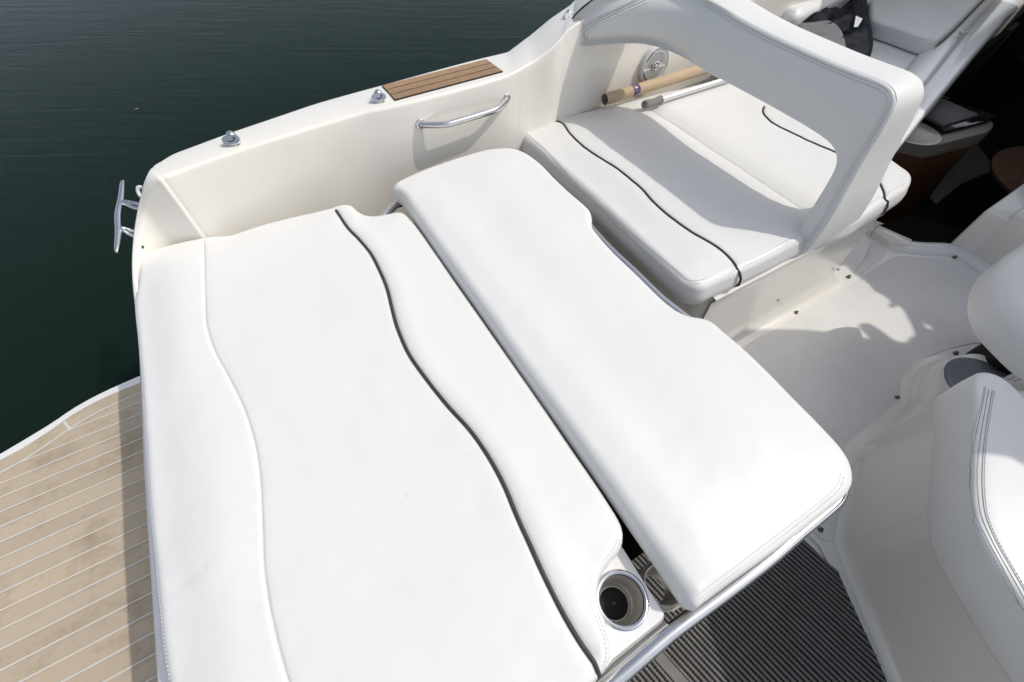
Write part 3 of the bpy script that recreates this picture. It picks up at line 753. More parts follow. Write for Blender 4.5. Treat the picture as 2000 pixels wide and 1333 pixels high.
stitches('stitching', [c1_.on(xy(resample([Vector((*p, 0)) for p in stR], .01)), .0004), c1_.on(offset_line(stR, -.006), .0004), c1_.on(seamA2, .0004)], sunpad, 'threadw')
edge_l = xy(resample(catmull([Vector((*p, 0)) for p in left], 5), .01))
stitches('edge_stitching', [[Vector((p[0]+.003, p[1], float(h)+.001)) for p, h in zip(edge_l, c1_.h([(p[0]+.003, p[1]) for p in edge_l]))]], sunpad, 'threadw', w=.0016)

# ================================================================== FOLDING PAD on its stainless frame
fold = thing('folding_pad', 'long plain white folding pad lying across its stainless tube frame', 'pad')
o2 = A([(1349, 1193), (1338, 1187), (1322, 1166), (1290, 1118), (1240, 1046), (1180, 960), (1100, 846), (1040, 762), (962, 650), (900, 562), (850, 491), (810, 432), (785, 396)], .035)
o2 += A([(771, 378), (769, 370), (778, 362), (810, 347), (850, 332), (900, 316), (945, 303), (972, 299), (1000, 299), (1028, 308), (1058, 330), (1082, 355), (1110, 382), (1140, 408), (1152, 420), (1156, 434), (1155, 447), (1166, 466), (1199, 503), (1244, 546), (1291, 593), (1314, 612), (1338, 624), (1362, 627), (1384, 634),
          (1410, 655), (1455, 694), (1500, 738), (1550, 790), (1600, 841), (1632, 876), (1652, 906), (1659, 932), (1657, 954), (1644, 973), (1615, 996), (1560, 1040), (1490, 1092), (1420, 1142), (1370, 1180)], .055)
stern2 = A([(1322, 1166), (1100, 846), (810, 432)], .035)
rt2 = px_line([(1366, 1166), (1420, 1126), (1490, 1073), (1560, 1019), (1612, 977), (1640, 950), (1647, 925)], .085)
def extra2(V, d):
    nz_ = np.array([.0012*noise.noise(Vector((x*20, y*20, 4.)))+.002*noise.noise(Vector((x*5, y*5, 1.))) for x, y in V])
    dl = seg_dist(V, stern2, False); return nz_+.004*np.exp(-((dl-.08)/.05)**2)-.004*np.exp(-((dl-.2)/.08)**2)
c2_ = Cushion(o2, .085, .075, r=.029, crown=.008, cw=.10, grooves=[(rt2, .0025, .003)], extra=extra2, smooth=4)
c2_.build('cover', 'vinyl', fold)
stitches('stitching', [c2_.on(offset_line(rt2, .0035), .0003), c2_.on(offset_line(rt2, -.0035), .0003)], fold, 'threadw', w=.0007)
zr = -.005; rr = .0150
fr = [(1040, 1455), (1195, 1333), (1303, 1241), (1378, 1185), (1424, 1151), (1501, 1092), (1561, 1040), (1611, 999), (1637, 974), (1646, 945), (1640, 912), (1610, 868), (1560, 812), (1500, 754), (1400, 672), (1325, 612), (1290, 584), (1240, 535), (1195, 493), (1160, 455),
      (1130, 420), (1080, 372), (1040, 345), (1000, 335), (950, 340), (900, 358), (850, 376), (800, 392), (772, 402), (738, 436), (700, 470)]
frame = tube('frame', [P(x, y, zr) for x, y in fr], rr, 'chrome', fold, 20, 5)
for x_, y_ in ((1480, 1030), (1100, 600)):
    a = P(x_, y_, -.006); lathe('bracket', [(.02, -.02), (.02, .012), (0, .012)], a, 'steel', fold, 16)

# ================================================================== BENCH CUSHION (port seat)
bench = thing('bench_cushion', 'white two seat bench cushion with dark piping in the sun and shade', 'cushion')
top0 = 0.
oa = A([(1012, 262), (1014, 255), (1030, 248), (1060, 240), (1083, 233), (1130, 222), (1170, 212), (1275, 186), (1392, 158)], -.01)
seam = px_line([(1262, 207), (1275, 217), (1340, 259), (1387, 291), (1440, 325), (1500, 365), (1540, 391), (1567, 408)], 0)
oa += A([(1440, 145), (1520, 180), (1640, 245), (1700, 290), (1735, 318), (1757, 334), (1773, 345), (1778, 358), (1768, 376), (1742, 394), (1702, 420), (1660, 445), (1600, 462), (1549, 486), (1500, 512), (1440, 541), (1400, 558), (1372, 570), (1345, 566), (1322, 552), (1290, 522), (1232, 466), (1167, 404), (1102, 346), (1050, 300), (1020, 275)], -.025)
pa = px_line([(1084, 235), (1100, 245), (1112, 265), (1140, 292), (1175, 316), (1202, 333), (1224, 350), (1255, 377), (1271, 396), (1303, 425), (1348, 458), (1399, 487), (1424, 505), (1440, 522)], 0)
pb = px_line([(1490, 214), (1488, 224), (1494, 234), (1510, 248), (1560, 273), (1600, 291), (1640, 308), (1685, 332), (1712, 355), (1724, 372), (1730, 388)], 0)
sA = px_line([(1018, 255), (1060, 290), (1120, 350), (1232, 451), (1334, 541), (1345, 548), (1358, 551), (1378, 548), (1400, 540), (1424, 530), (1500, 494), (1548, 467)], 0)
sB = px_line([(1677, 411), (1700, 400), (1732, 382), (1774, 358)], 0)
def extra_b(V, d):
    ds = seg_dist(V, seam, False); out = -.012*np.exp(-(ds/.045)**2)
    dp = seg_dist(V, pa, False); out += .0025*np.exp(-((dp-.03)/.03)**2)
    out += np.array([.0014*noise.noise(Vector((x*22, y*22, 2.))) for x, y in V]); db = seg_dist(V, pb, False); out += .0025*np.exp(-((db-.03)/.03)**2)
    return out
cb = Cushion(oa, top0, .095, r=.030, crown=.012, cw=.07, grooves=[(pa, .0045, .0055), (pb, .0045, .0055), (seam, .004, .006), (sA, .003, .003), (sB, .003, .003)], extra=extra_b, smooth=4, flare=.002, bulge=.007)
cb.build('cover', 'vinyl', bench)
q1 = cb.on(pa, .003); dn = (q1[-1]-q1[-5]).normalized()
q1 += [P(1445, 534, -.012), P(1447, 546, -.03), P(1443, 557, -.055), P(1432, 560, -.08)]
tube('piping', q1, .0042, 'pipe', bench, 10)
q2 = cb.on(pb, .003)+[P(1734, 394, -.012), P(1733, 405, -.03), P(1725, 417, -.055), P(1706, 425, -.075)]
tube('piping', q2, .0042, 'pipe', bench, 10)
stitches('stitching', [cb.on(offset_line(sA, .0055), .0004), cb.on(offset_line(sA, -.0055), .0004), cb.on(offset_line(sB, .0055), .0004)], bench, 'thread')
for q_ in (sA, sB): seam_line(cb.on(q_, .0), bench)

# ================================================================== BACKREST ARCH
XB = 1.47
LEAN = .13
def xs(y):
    if y < 1.30: return XB
    t = (y-1.30); return XB-2.4*t*t-0.22*t
def Parch(px, py):
    d = ray(px, py); d = d/np.linalg.norm(d)
    f = lambda t: (CAM+t*d)[0]-xs((CAM+t*d)[1])-LEAN*min(.5, max(0., (CAM+t*d)[2]))
    ts = np.linspace(.1, 6., 800); prev = f(ts[0]); a = ts[0]
    for t in ts[1:]:
        c = f(t)
        if prev < 0 <= c:
            b = t; 
            for _ in range(30):
                m_ = (a+b)/2
                if f(m_) < 0: a = m_
                else: b = m_
            break
        a = t; prev = c
    p = CAM+a*d; return (float(p[1]), float(p[2]))
def Tk(v):   # thickness grows towards the seat
    return float(np.interp(v, [-.12, -.06, .12, .29, .43, .5], [.30, .29, .235, .195, .15, .14]))
def amap(u, v, w):
    # w: 0 at stern face (up is towards the stern), negative forward
    x = xs(u); g = (xs(u+.005)-xs(u-.005))/.01; n_ = Vector((-1, g, 0)).normalized()   # stern-facing normal
    k = w/.14 if w < 0 else 0.
    f_ = min(1., max(0., (u-1.0)/.5)); ww = w if w >= 0 else w*Tk(v)*(1+.25*f_*f_*(3-2*f_))/.14
    return Vector((x+LEAN*min(.5, max(0., v)), u, v))+n_*ww
ar_px = [(1546, 470), (1539, 490), (1533, 507), (1545, 509), (1570, 492), (1597, 459), (1629, 411), (1659, 356), (1691, 301), (1719, 256), (1739, 220), (1745, 199), (1740, 179), (1721, 163), (1684, 148), (1624, 124), (1564, 97), (1504, 69), (1454, 43), (1404, 15), (1360, -5)]
au = [Parch(*p) for p in ar_px]
au_top = [Parch(*p) for p in ((1330, -16), (1290, -24), (1235, -24))]
lowp = [(1180, -5), (1146, 20), (1124, 42), (1116, 62), (1120, 80), (1132, 91), (1150, 95), (1190, 91), (1250, 90), (1290, 99), (1330, 116), (1370, 140), (1420, 166), (1480, 198), (1540, 232), (1590, 262), (1618, 284), (1629, 305), (1627, 328), (1612, 358), (1580, 410)]
al = [Parch(*p) for p in lowp]
arch = thing('arched_backrest', 'white arched backrest bridging the bench, its stern face in shade', 'backrest')
aout = au+au_top+al
sa = [Parch(*p) for p in ((1561, 494), (1590, 456), (1622, 408), (1652, 352), (1684, 298), (1712, 253), (1734, 214), (1739, 196), (1733, 181), (1716, 169), (1680, 155), (1620, 131), (1560, 104), (1500, 76), (1450, 50), (1400, 22), (1370, 6))]
sa2 = [Parch(*p) for p in ((1266, 0), (1230, 14), (1200, 28), (1170, 44), (1148, 60), (1141, 74), (1145, 86))]
def sm(poly): return xy(resample(catmull([Vector((*p, 0)) for p in poly], 6), .008))
sa, sa2 = sm(sa), sm(sa2)
def extra_a(V, d): return -.035*np.clip((V[:, 0]-1.15)/.25, 0, 1)*np.clip(1-d/.07, 0, 1)**2
ca = Cushion(aout, 0., .14, r=.013, crown=.012, cw=.05, grooves=[(sa, .003, .003), (offset_line(sa, .007), .003, .003), (sa2, .003, .003), (offset_line(sa2, .007), .003, .003)], mapf=amap, extra=extra_a, rb=.008, smooth=4, grid=.018)
ca.build('cover', 'vinyl', arch)
stitches('stitching', [ca.on(offset_line(sa, -.006), .0004), ca.on(offset_line(sa, .013), .0004), ca.on(offset_line(sa2, -.006), .0004), ca.on(offset_line(sa2, .013), .0004)], arch, 'thread')
pz = [amap(*Parch(x, y), -.03) for x, y in ((1126, 90), (1119, 82), (1115, 68), (1116, 56), (1123, 42), (1144, 20), (1178, -4), (1200, -14))]
for q_ in (sa, offset_line(sa, .007), sa2, offset_line(sa2, .007)): seam_line(ca.on(q_, .0), arch)
tube('piping', catmull(pz, 6), .0048, 'pipe', arch, 10)
tag(arch)

# ---- cardboard tube and pole on the bench
ct = thing('cardboard_tube', 'brown cardboard tube with a purple label band, behind the pole', 'tube')
t0, t1 = P(1181, 195, .040), P(1440, 115, .040); dt = (t1-t0).normalized(); Lt = 1.15
def ftube(name, a, b, ro, ri, mo, parent):
    axis = b-a; L = axis.length
    return lathe(name, [(ri, .0), (ri+.0002, -.0002), (ro, 0), (ro, L)], a, mo, parent, 40, axis)
ftube('tube_wall', t0, t0+dt*Lt, .0255, .0225, 'card', ct)
lathe('tube_bore', [(.0226, .0), (.0222, Lt*.9), (0, Lt*.9)], t0, 'cardin', ct, 40, dt)
la = t0+dt*.155; lathe('label_band', [(.0260, 0), (.0262, .0003), (.0262, .040), (.0260, .0403)], la, 'plabel', ct, 40, dt)
po = thing('boat_hook_pole', 'aluminium pole with a worn grey foam grip lying on the bench', 'pole')
p0, p1 = P(1256, 206, .034), P(1420, 155, .030); dp_ = (p1-p0).normalized()
lathe('grip', [(0, -.003), (.011, -.001), (.0165, .004), (.0185, .012), (.0175, .035), (.0155, .065), (.0165, .085), (.0195, .098), (.0195, .106), (.0185, .109), (.012, .110)], p0, 'grip', po, 36, dp_)
lathe('shaft', [(.0125, .105+.03*k) for k in range(32)]+[(0, 1.04)], p0, 'alu', po, 36, dp_)

# ================================================================== FORWARD LOUNGE
ZL = .05
lg = [P(1985, 12, ZL), P(1970, 30, ZL), P(1900, 113, ZL), P(1815, 214, ZL), P(1738, 312, ZL)]
lout = [(lg[1].x+1.2, lg[1].y+.25)]+[(p.x, p.y) for p in lg[1:4]]+[(2.24, lg[3].y+(lg[4].y-lg[3].y)*(2.24-lg[3].x)/(lg[4].x-lg[3].x)), (2.26, 1.75), (lg[1].x+1.2, 1.75)]
prism('lounge_base', lout, ZL-.16, ZL, 'gelw', boat, .02, 4)
ln2 = [P(1930, 0, ZL), P(1880, 50, ZL), P(1800, 148, ZL), P(1760, 198, ZL)]
bm = bmesh.new(); rows = []
for p in [ln2[0]+(ln2[0]-ln2[1])*3]+ln2:
    rows.append([bm.verts.new(p+Vector((0, b, c))) for b, c in ((-.05, .001), (-.04, .02), (-.02, .03), (.02, .034), (.05, .03), (.07, .018), (.085, .001))])
grid_faces(bm, rows); from_bm('lounge_rail', bm, 'gelw', boat)
lc = thing('lounge_cushion', 'white lounge cushion in full shade beside the dark cabin entrance', 'cushion')
ol = A([(1703, 49), (1750, 66), (1802, 85), (1822, 87), (1836, 79), (1870, 48), (1925, -8), (1990, -70), (2050, -130), (1900, -150), (1720, -60), (1698, 0), (1696, 30)], .105)
cl_ = Cushion(ol, .128, .075, r=.02, crown=.02, cw=.12, smooth=4, step=.03, grid=.05)
cl_.build('cover', 'vinyl', lc)
tube('piping', [P(x, y, .09) for x, y in ((1800, 90), (1822, 91), (1842, 80), (1872, 52), (1925, -3), (1990, -65))], .004, 'pipe', lc, 8, 6)
sl = px_line([(1707, 45), (1750, 60), (1800, 77), (1822, 80)], .128, step=.02)
stitches('stitching', [cl_.on(sl, .001)], lc, 'thread', dash=.008, gap=.006, w=.0018)
bo = thing('bolster_cushion', 'white bolster cushion beyond the arched backrest, beside the dark jacket', 'cushion')
ob_ = A([(1440, 20), (1490, 28), (1545, 49), (1585, 36), (1622, 20), (1672, -6), (1720, -40), (1700, -110), (1560, -60), (1470, -20)], .14)
Cushion(ob_, .20, .14, r=.05, crown=.02, cw=.12, smooth=4, step=.03, grid=.05).build('cover', 'vinyl', bo)
# jacket
jk = thing('jacket', 'crumpled dark navy jacket with grey lining and white tag', 'jacket')
oj = A([(1540, 56), (1575, 44), (1604, 38), (1628, 20), (1644, 4), (1665, -14), (1692, -10), (1696, 16), (1701, 44), (1706, 72), (1707, 92), (1698, 116), (1665, 145), (1600, 125), (1560, 90)], .10)
def crumple(V, d):
    out = np.zeros(len(V))
    for i, (x, y) in enumerate(V):
        n1 = 1-abs(noise.noise(Vector((x*4.2, y*7., 3.))))*2.2; n2 = 1-abs(noise.noise(Vector((x*11, y*14, 9.))))*2
        out[i] = .05*n1+.018*n2+.006*noise.noise(Vector((x*40, y*40, 1)))
    return out*np.clip(d/.08, 0, 1)
Cushion(oj, .112, .06, r=.03, crown=.03, cw=.08, extra=crumple, smooth=4, step=.02, grid=.014).build('shell', 'navy', jk)
oli = A([(1552, 58), (1580, 52), (1612, 50), (1632, 60), (1644, 76), (1649, 98), (1652, 118), (1600, 110)], .16)
def crumple2(V, d): return np.array([.012*noise.noise(Vector((x*9, y*6, 5.))) for x, y in V])*np.clip(d/.03, 0, 1)
Cushion(oli, .185, .10, r=.02, crown=.01, cw=.08, extra=crumple2, smooth=4, step=.02, grid=.022).build('lining', 'lining', jk)
tq = [P(1672, 31, .215), P(1685, 37, .215), P(1676, 52, .207), P(1668, 53, .207)]
bm = bmesh.new(); a_ = [bm.verts.new(p) for p in tq]; b_ = [bm.verts.new(p+Vector((0, 0, -.002))) for p in tq]; bm.faces.new(a_); bm.faces.new(b_[::-1]); grid_faces(bm, [a_, b_], True)
from_bm('care_tag', bm, 'tag', jk, smooth=False, sharp=None)
# latch on the lounge rail
lt = P(1875, 70, ZL+.036)
bm = bmesh.new(); box_bm(bm, lt, (.05, .012, .010), Matrix.Rotation(R_(15), 3, 'Z')); box_bm(bm, lt+Vector((.0, .0, .012)), (.015, .03, .012)); box_bm(bm, lt+Vector((.012, -.012, .014)), (.02, .012, .016))
bmesh.ops.bevel(bm, geom=bm.edges, offset=.002, segments=2, affect='EDGES')
from_bm('latch', bm, 'steel', boat)['label'] = 'small metal latch on the lounge rail'

# ================================================================== CABIN (seen through the companionway)
def pxs(pts, z): return [tuple(P(x, y, z).to_2d()) for x, y in pts]
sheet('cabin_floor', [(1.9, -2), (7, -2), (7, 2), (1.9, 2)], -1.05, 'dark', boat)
def wall_box(name, a, b, z0, z1, mt, th=.03):
    a, b = Vector(a), Vector(b); t = (b-a).normalized(); n_ = Vector((-t.y, t.x))*th
    return prism(name, [a, b, b+n_, a+n_], z0, z1, mt, boat)
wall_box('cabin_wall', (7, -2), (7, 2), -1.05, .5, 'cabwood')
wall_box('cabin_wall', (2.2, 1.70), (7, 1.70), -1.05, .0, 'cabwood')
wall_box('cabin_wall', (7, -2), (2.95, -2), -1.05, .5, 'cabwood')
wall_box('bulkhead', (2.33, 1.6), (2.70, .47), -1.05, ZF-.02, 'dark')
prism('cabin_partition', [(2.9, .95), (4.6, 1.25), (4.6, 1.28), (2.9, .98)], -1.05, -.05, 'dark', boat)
roof = prism('foredeck', [(2.75, -.62), (3.2, -.5), (4.0, .10), (4.9, 1.06), (4.9, 1.75), (7.2, 1.75), (7.2, -2.2), (2.75, -2.2)], .42, .50, 'gelw', boat, .02)
ctop = [(1700, 268), (1745, 222), (1790, 190), (1838, 186), (1884, 206), (1926, 229), (1941, 240), (1938, 252), (1925, 260), (1880, 271), (1838, 282), (1815, 283), (1780, 276), (1735, 268)]
gc = bpy.data.objects.new('galley_counter', None); COL.objects.link(gc); gc.parent = boat; gc['label'] = 'dim galley counter with black hob inside the dark cabin'
zc_ = -.22
cc = xy(resample(catmull([P(x, y, zc_) for x, y in ctop], 5, True), .03, True))
prism('worktop', cc, zc_-.07, zc_, mat('worktop_beige', (.13, .115, .09), .35, var=.1, vscale=4), gc, .008, 3)
cen = Vector((sum(p[0] for p in cc)/len(cc), sum(p[1] for p in cc)/len(cc)))
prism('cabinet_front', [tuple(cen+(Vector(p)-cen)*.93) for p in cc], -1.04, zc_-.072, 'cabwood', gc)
prism('hob', pxs([(1797, 226), (1845, 257), (1932, 235), (1946, 226), (1870, 196), (1835, 188), (1790, 196)], zc_+.02), zc_+.003, zc_+.02, 'gloss', gc, .004, 2)
prism('hob_lid', pxs([(1802, 222), (1846, 243), (1914, 222), (1838, 188), (1800, 196)], zc_+.04), zc_+.022, zc_+.035, mat('grey_lid', (.06, .06, .058), .5, var=.1), gc, .004, 2)
sk = P(1782, 258, zc_)
lathe('sink', [(.0, .001), (.12, .001), (.128, .004), (.135, .0015)], sk, 'steel', gc, 40)
tube('edge_trim', [P(x, y, zc_-.045)+Vector((0, 0, 0)) for x, y in ((1748, 282), (1780, 290), (1812, 296), (1838, 295))], .003, 'chrome', gc, 8, 4)
tb = lathe('cabin_table', [(0, 0), (.42, 0), (.43, -.006), (.43, -.022), (.41, -.028), (0, -.028)], P(2110, 362, -.50), 'tabwood', boat, 64); tb['label'] = 'round varnished wood table in the dark cabin'
tube('table_leg', [P(2110, 362, -.50)+Vector((0, 0, -.03)), P(2110, 362, -.50)+Vector((0, 0, -.6))], .04, 'steel', tb, 16)
prism('cabin_sun_patch', pxs([(1900, 268), (1940, 320), (1934, 335), (1880, 358), (1830, 398), (1815, 384), (1860, 325)], -.85), -1.04, -.85, 'lit_carpet', boat, .01, 2)  # paler block standing in for a sunlit piece of cabin floor
# companionway sill and cream steps
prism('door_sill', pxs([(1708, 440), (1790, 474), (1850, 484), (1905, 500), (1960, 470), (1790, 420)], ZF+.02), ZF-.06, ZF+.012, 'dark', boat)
prism('sill_wedge', pxs([(1705, 452), (1714, 440), (1782, 470), (1776, 480), (1740, 474)], ZF+.03), ZF-.01, ZF+.035, 'gel', boat, .006, 3)
a0, a1 = P(1850, 481, ZF), P(1889, 498, ZF)
zt = zfor(a0, 1915, 402)
b0, b1 = P(1915, 402, zt), P(1968, 432, zt)
e = (a1-a0); 
def block(name, pl, z0, z1, mt, bev=.012): return prism(name, pl, z0, z1, mt, boat, bev, 4)
far = [P(2075, 305, zt), P(2075, 360, zt)]
block('entry_step', [a0.to_2d(), a1.to_2d()+Vector((.0, -.02)), (far[1].x, far[1].y-.1), (far[0].x, far[0].y)], ZF-.02, zt, 'gel')
s0, s1 = P(1889, 498, ZF), P(1934, 528, ZF)
zs = zfor(s0, 1985, 420)
f2 = [P(2100, 330, zs), P(2180, 460, zs)]
block('storage_step', [s0.to_2d(), s1.to_2d(), Vector((f2[1].x, f2[1].y-.3)), Vector((f2[0].x, f2[0].y-.0))], ZF-.015, zs, 'gel')

# ================================================================== HELM SIDE
hb = [(1.415, -.098), (1.06, -.275), (.885, -.58), (.80, -1.0), (.80, -1.8), (2.2, -1.8), (2.2, -.45)]
bm = bmesh.new(); rows = []
vo = [Vector(p) for p in hb]; C_ = Vector((1.5, -1.0))
prof = [(.024, ZF+.0015), (.012, ZF+.006), (.004, ZF+.015), (.001, ZF+.03), (-.003, -.20), (-.006, -.125), (-.02, -.118)]
def miter(pl, d):
    out = []; n = len(pl); ar_ = sum(pl[i].x*pl[(i+1) % n].y-pl[(i+1) % n].x*pl[i].y for i in range(n)); sg = 1 if ar_ > 0 else -1
    for i in range(n):
        a = (pl[i]-pl[i-1]).normalized(); b = (pl[(i+1) % n]-pl[i]).normalized()
        na, nb = Vector((a.y, -a.x))*sg, Vector((b.y, -b.x))*sg; m_ = (na+nb).normalized(); out.append(pl[i]+m_*(d/max(.5, m_.dot(na))))
    return out
for d_, z_ in prof: rows.append([bm.verts.new((p.x, p.y, z_)) for p in miter(vo, d_)])
grid_faces(bm, rows, True); bm.faces.new(rows[-1])
bv = [e_ for e_ in bm.edges if abs(e_.verts[0].co.z-e_.verts[1].co.z) > .001 and abs((e_.verts[0].co.xy-e_.verts[1].co.xy).length) < .06]
bmesh.ops.bevel(bm, geom=bv, offset=.010, segments=4, affect='EDGES')
from_bm('seat_locker', bm, 'gel', boat, sharp=50)['label'] = 'shaded moulded seat locker on the floor by the mat'
hc = thing('helm_cushion', 'white helm seat cushion with triple seam, half sunlit half shaded', 'cushion')
h_out = [(1.372, -.088), (1.398, -.104), (1.409, -.135), (1.396, -.183), (1.358, -.288), (1.296, -.43), (1.2, -.7), (1.1, -1.6), (.69, -1.6), (.778, -.78), (.858, -.505), (.904, -.402), (.946, -.323), (1.012, -.268), (1.09, -.226), (1.175, -.182), (1.245, -.147), (1.312, -.105), (1.345, -.090)]
hs1 = px_line([(1932, 760), (1925, 800), (1916, 860), (1912, 920), (1913, 965), (1920, 1010), (1942, 1062), (1972, 1115), (2005, 1172), (2060, 1290)], .034)
def extra_h(V, d): return 0.*V[:, 0]
chm = Cushion(h_out, .035, .145, r=.016, crown=.006, cw=.10, grooves=[(hs1, .0028, .013)], extra=extra_h, smooth=4, step=.014, grid=.02)
chm.build('cover', 'vinyl', hc)
stitches('stitching', [chm.on(offset_line(hs1, -.0105), .0006), chm.on(offset_line(hs1, .0105), .0006)], hc, 'thread')
for d_ in (-.007, 0, .007): seam_line(chm.on(offset_line(hs1, d_), .0003), hc, .0008)
cc2 = thing('companion_cushion', 'rounded white seat pad in shade above the black base', 'cushion')
oc = A([(2030, 478), (2000, 482), (1962, 503), (1930, 527), (1910, 552), (1903, 585), (1907, 615), (1922, 645), (1950, 676), (2000, 722), (2040, 740), (2070, 690), (2068, 580), (2055, 510)], -.035)
Cushion(oc, .06, .13, r=.05, crown=.02, cw=.12, smooth=4, step=.02, grid=.03).build('cover', 'vinyl', cc2)
prism('seat_pedestal', pxs([(1936, 664), (1945, 652), (1975, 640), (2100, 700), (2150, 790), (2000, 728), (1962, 712), (1945, 695)], -.36), ZF, -.36, 'black', boat, .01)
# raised moulded plinth with recessed stainless plate
zpl = -.40
pl_ = [(1722, 884), (1736, 858), (1768, 832), (1812, 792), (1830, 765), (1830, 738), (1838, 718), (1856, 703), (1885, 694), (1915, 692), (1945, 700), (1985, 720), (2080, 770), (2080, 900), (1850, 900)]
ptop = resample(catmull([P(x, y, zpl) for x, y in pl_], 5, True), .025, True)
bm = bmesh.new(); rows = []; nn_ = len(ptop)
nr = []
ar = sum(ptop[i].x*ptop[(i+1) % nn_].y-ptop[(i+1) % nn_].x*ptop[i].y for i in range(nn_))
for i in range(nn_):
    t = (ptop[(i+1) % nn_]-ptop[i-1]).normalized(); n_ = Vector((t.y, -t.x, 0))*(1 if ar > 0 else -1); nr.append(n_)
for d_, z_ in ((.062, ZF+.0045), (.040, ZF+.008), (.026, ZF+.018), (.019, ZF+.040), (.012, zpl-.02), (.006, zpl-.007), (-.004, zpl-.001), (-.02, zpl)):
    rows.append([bm.verts.new(Vector((p.x, p.y, z_))+n_*d_) for p, n_ in zip(ptop, nr)])
grid_faces(bm, rows, True); bm.faces.new(rows[-1])
from_bm('seat_plinth', bm, 'gel', boat, sharp=60)
dc = P(1925, 757, zpl); lathe('pedestal_plate', [(0, .004), (.118, .004), (.128, .0035), (.134, .001), (.134, -.004)], dc, mat('dull_plate', (.16, .18, .22), .35, .6, var=.15, vscale=10), boat, 56)['label'] = 'round stainless floor plate half hidden by the helm cushion'
lathe('plate_screw', [(0, .0075), (.006, .007), (.008, .004)], P(1918, 719, zpl), 'snap', boat, 12)
a, b = P(1975, 772, -.16), P(2060, 728, -.16); d_ = (b-a).normalized()
bm = bmesh.new(); n_ = 36; rows = []
sx = Vector((0, 0, 1)).cross(d_).normalized()
for t in (0, .5):
    rows.append([bm.verts.new(a+d_*t+(sx*math.cos(2*math.pi*k/72)+Vector((0, 0, 1))*math.sin(2*math.pi*k/72))*(.05 if k % 4 < 2 else .046)) for k in range(72)])
grid_faces(bm, rows, True); bm.faces.new(rows[0][::-1]); from_bm('ribbed_post', bm, 'alu', boat, smooth=False, sharp=None)

# ================================================================== FLOOR MAT
fm = thing('floor_mat', 'dark grey ribbed rubber mat on the cockpit floor, partly in sun', 'mat')
u1 = (P(1690, 1310, ZF)-P(1505, 1140, ZF)); u1.z = 0; u1.normalize(); v1 = Vector((-u1.y, u1.x, 0))
edge = [P(*p, ZF) for p in ((1480, 985), (1540, 1032), (1566, 1054), (1586, 1072), (1616, 1102), (1636, 1121), (1648, 1150), (1676, 1212), (1706, 1277), (1731, 1335), (1760, 1420))]
zb = ZF+.005
mp = [p.to_2d() for p in edge]+[Vector((.6, -1.2)), Vector((-.3, -1.2)), Vector((-.3, .3)), Vector((.6, .35))]
prism('backing', mp, ZF+.001, ZF+.006, 'ribbase', fm)
poly = [(p.x, p.y) for p in mp]
def inside(x, y):
    c = False; j = len(poly)-1
    for i in range(len(poly)):
        if ((poly[i][1] > y) != (poly[j][1] > y)) and (x < (poly[j][0]-poly[i][0])*(y-poly[i][1])/(poly[j][1]-poly[i][1]+1e-12)+poly[i][0]): c = not c
        j = i
    return c
org = P(1430, 1250, ZF); pitch = .0140
bm = bmesh.new()
for k in range(-58, 58):
    if k in (-13, -14): continue
    w_ = .0051
    run = []
    for i in range(-170, 170):
        q_ = org+v1*(k*pitch)+u1*(i*.0042)
        q_ = q_+v1*(.004*noise.noise(Vector((q_.x*3, q_.y*3, 0)))+.0009*noise.noise(Vector((q_.x*14, q_.y*14, k))))
        if inside(q_.x, q_.y): run.append((q_, i))
        elif len(run) > 3: break
    if len(run) < 4: continue
    rows = []
    for q_, i in run:
        ww = w_*(1.0 if i % 2 else .62); z_ = ZF+.0062
        rows.append([bm.verts.new(q_+v1*a*ww+Vector((0, 0, z_-ZF+h_))) for a, h_ in ((-1, 0), (-.75, .003), (0, .0045), (.75, .003), (1, 0))])
    grid_faces(bm, rows)
from_bm('ribs', bm, 'ribrubber', fm, smooth=False, sharp=None)
bm = bmesh.new(); rows = []
for i in range(-170, 170, 10):
    q_ = org+v1*(-13.5*pitch)+u1*(i*.0042)
    if inside(q_.x, q_.y): rows.append([bm.verts.new(q_+v1*a*.0155+Vector((0, 0, .0065+h_))) for a, h_ in ((-1, 0), (-.9, .004), (.9, .004), (1, 0))])
if len(rows) > 1: grid_faces(bm, rows); from_bm('plain_band', bm, 'ribrubber', fm)
else: bm.free()

# ================================================================== SHADE CANVAS, unseen, added overhead and cut to cast the cockpit shadow edges
ZC = 1.45
def up(p): t = ZC-p.z; return (p.x+SUNK*t, p.y-SUNM*t)
lit = [(1423, 664), (1440, 650), (1500, 644), (1560, 645), (1600, 648), (1640, 652), (1658, 655), (1680, 660), (1702, 665), (1690, 652), (1678, 642), (1680, 634), (1692, 632), (1705, 638), (1725, 652), (1742, 665), (1758, 670), (1770, 671), (1778, 661), (1788, 656), (1783, 640), (1772, 618), (1762, 602), (1750, 597), (1742, 604), (1735, 598), (1742, 592), (1735, 584), (1722, 576), (1708, 570), (1702, 560), (1688, 548), (1680, 540), (1668, 532), (1656, 518)]
L_ = [up(P(x, y, ZF)) for x, y in lit]
helm_b = [up(P(1908, 882, .05)), up(P(1955, 881, .05)), up(P(2000, 888, .05))]
mat_b = [up(P(1415, 1165, ZF)), up(P(1420, 1190, ZF)), up(P(1430, 1250, ZF)), up(P(1456, 1333, ZF))]
bs = [up(PonY(1600, 492, .50)), up(PonY(1618, 512, .50))]
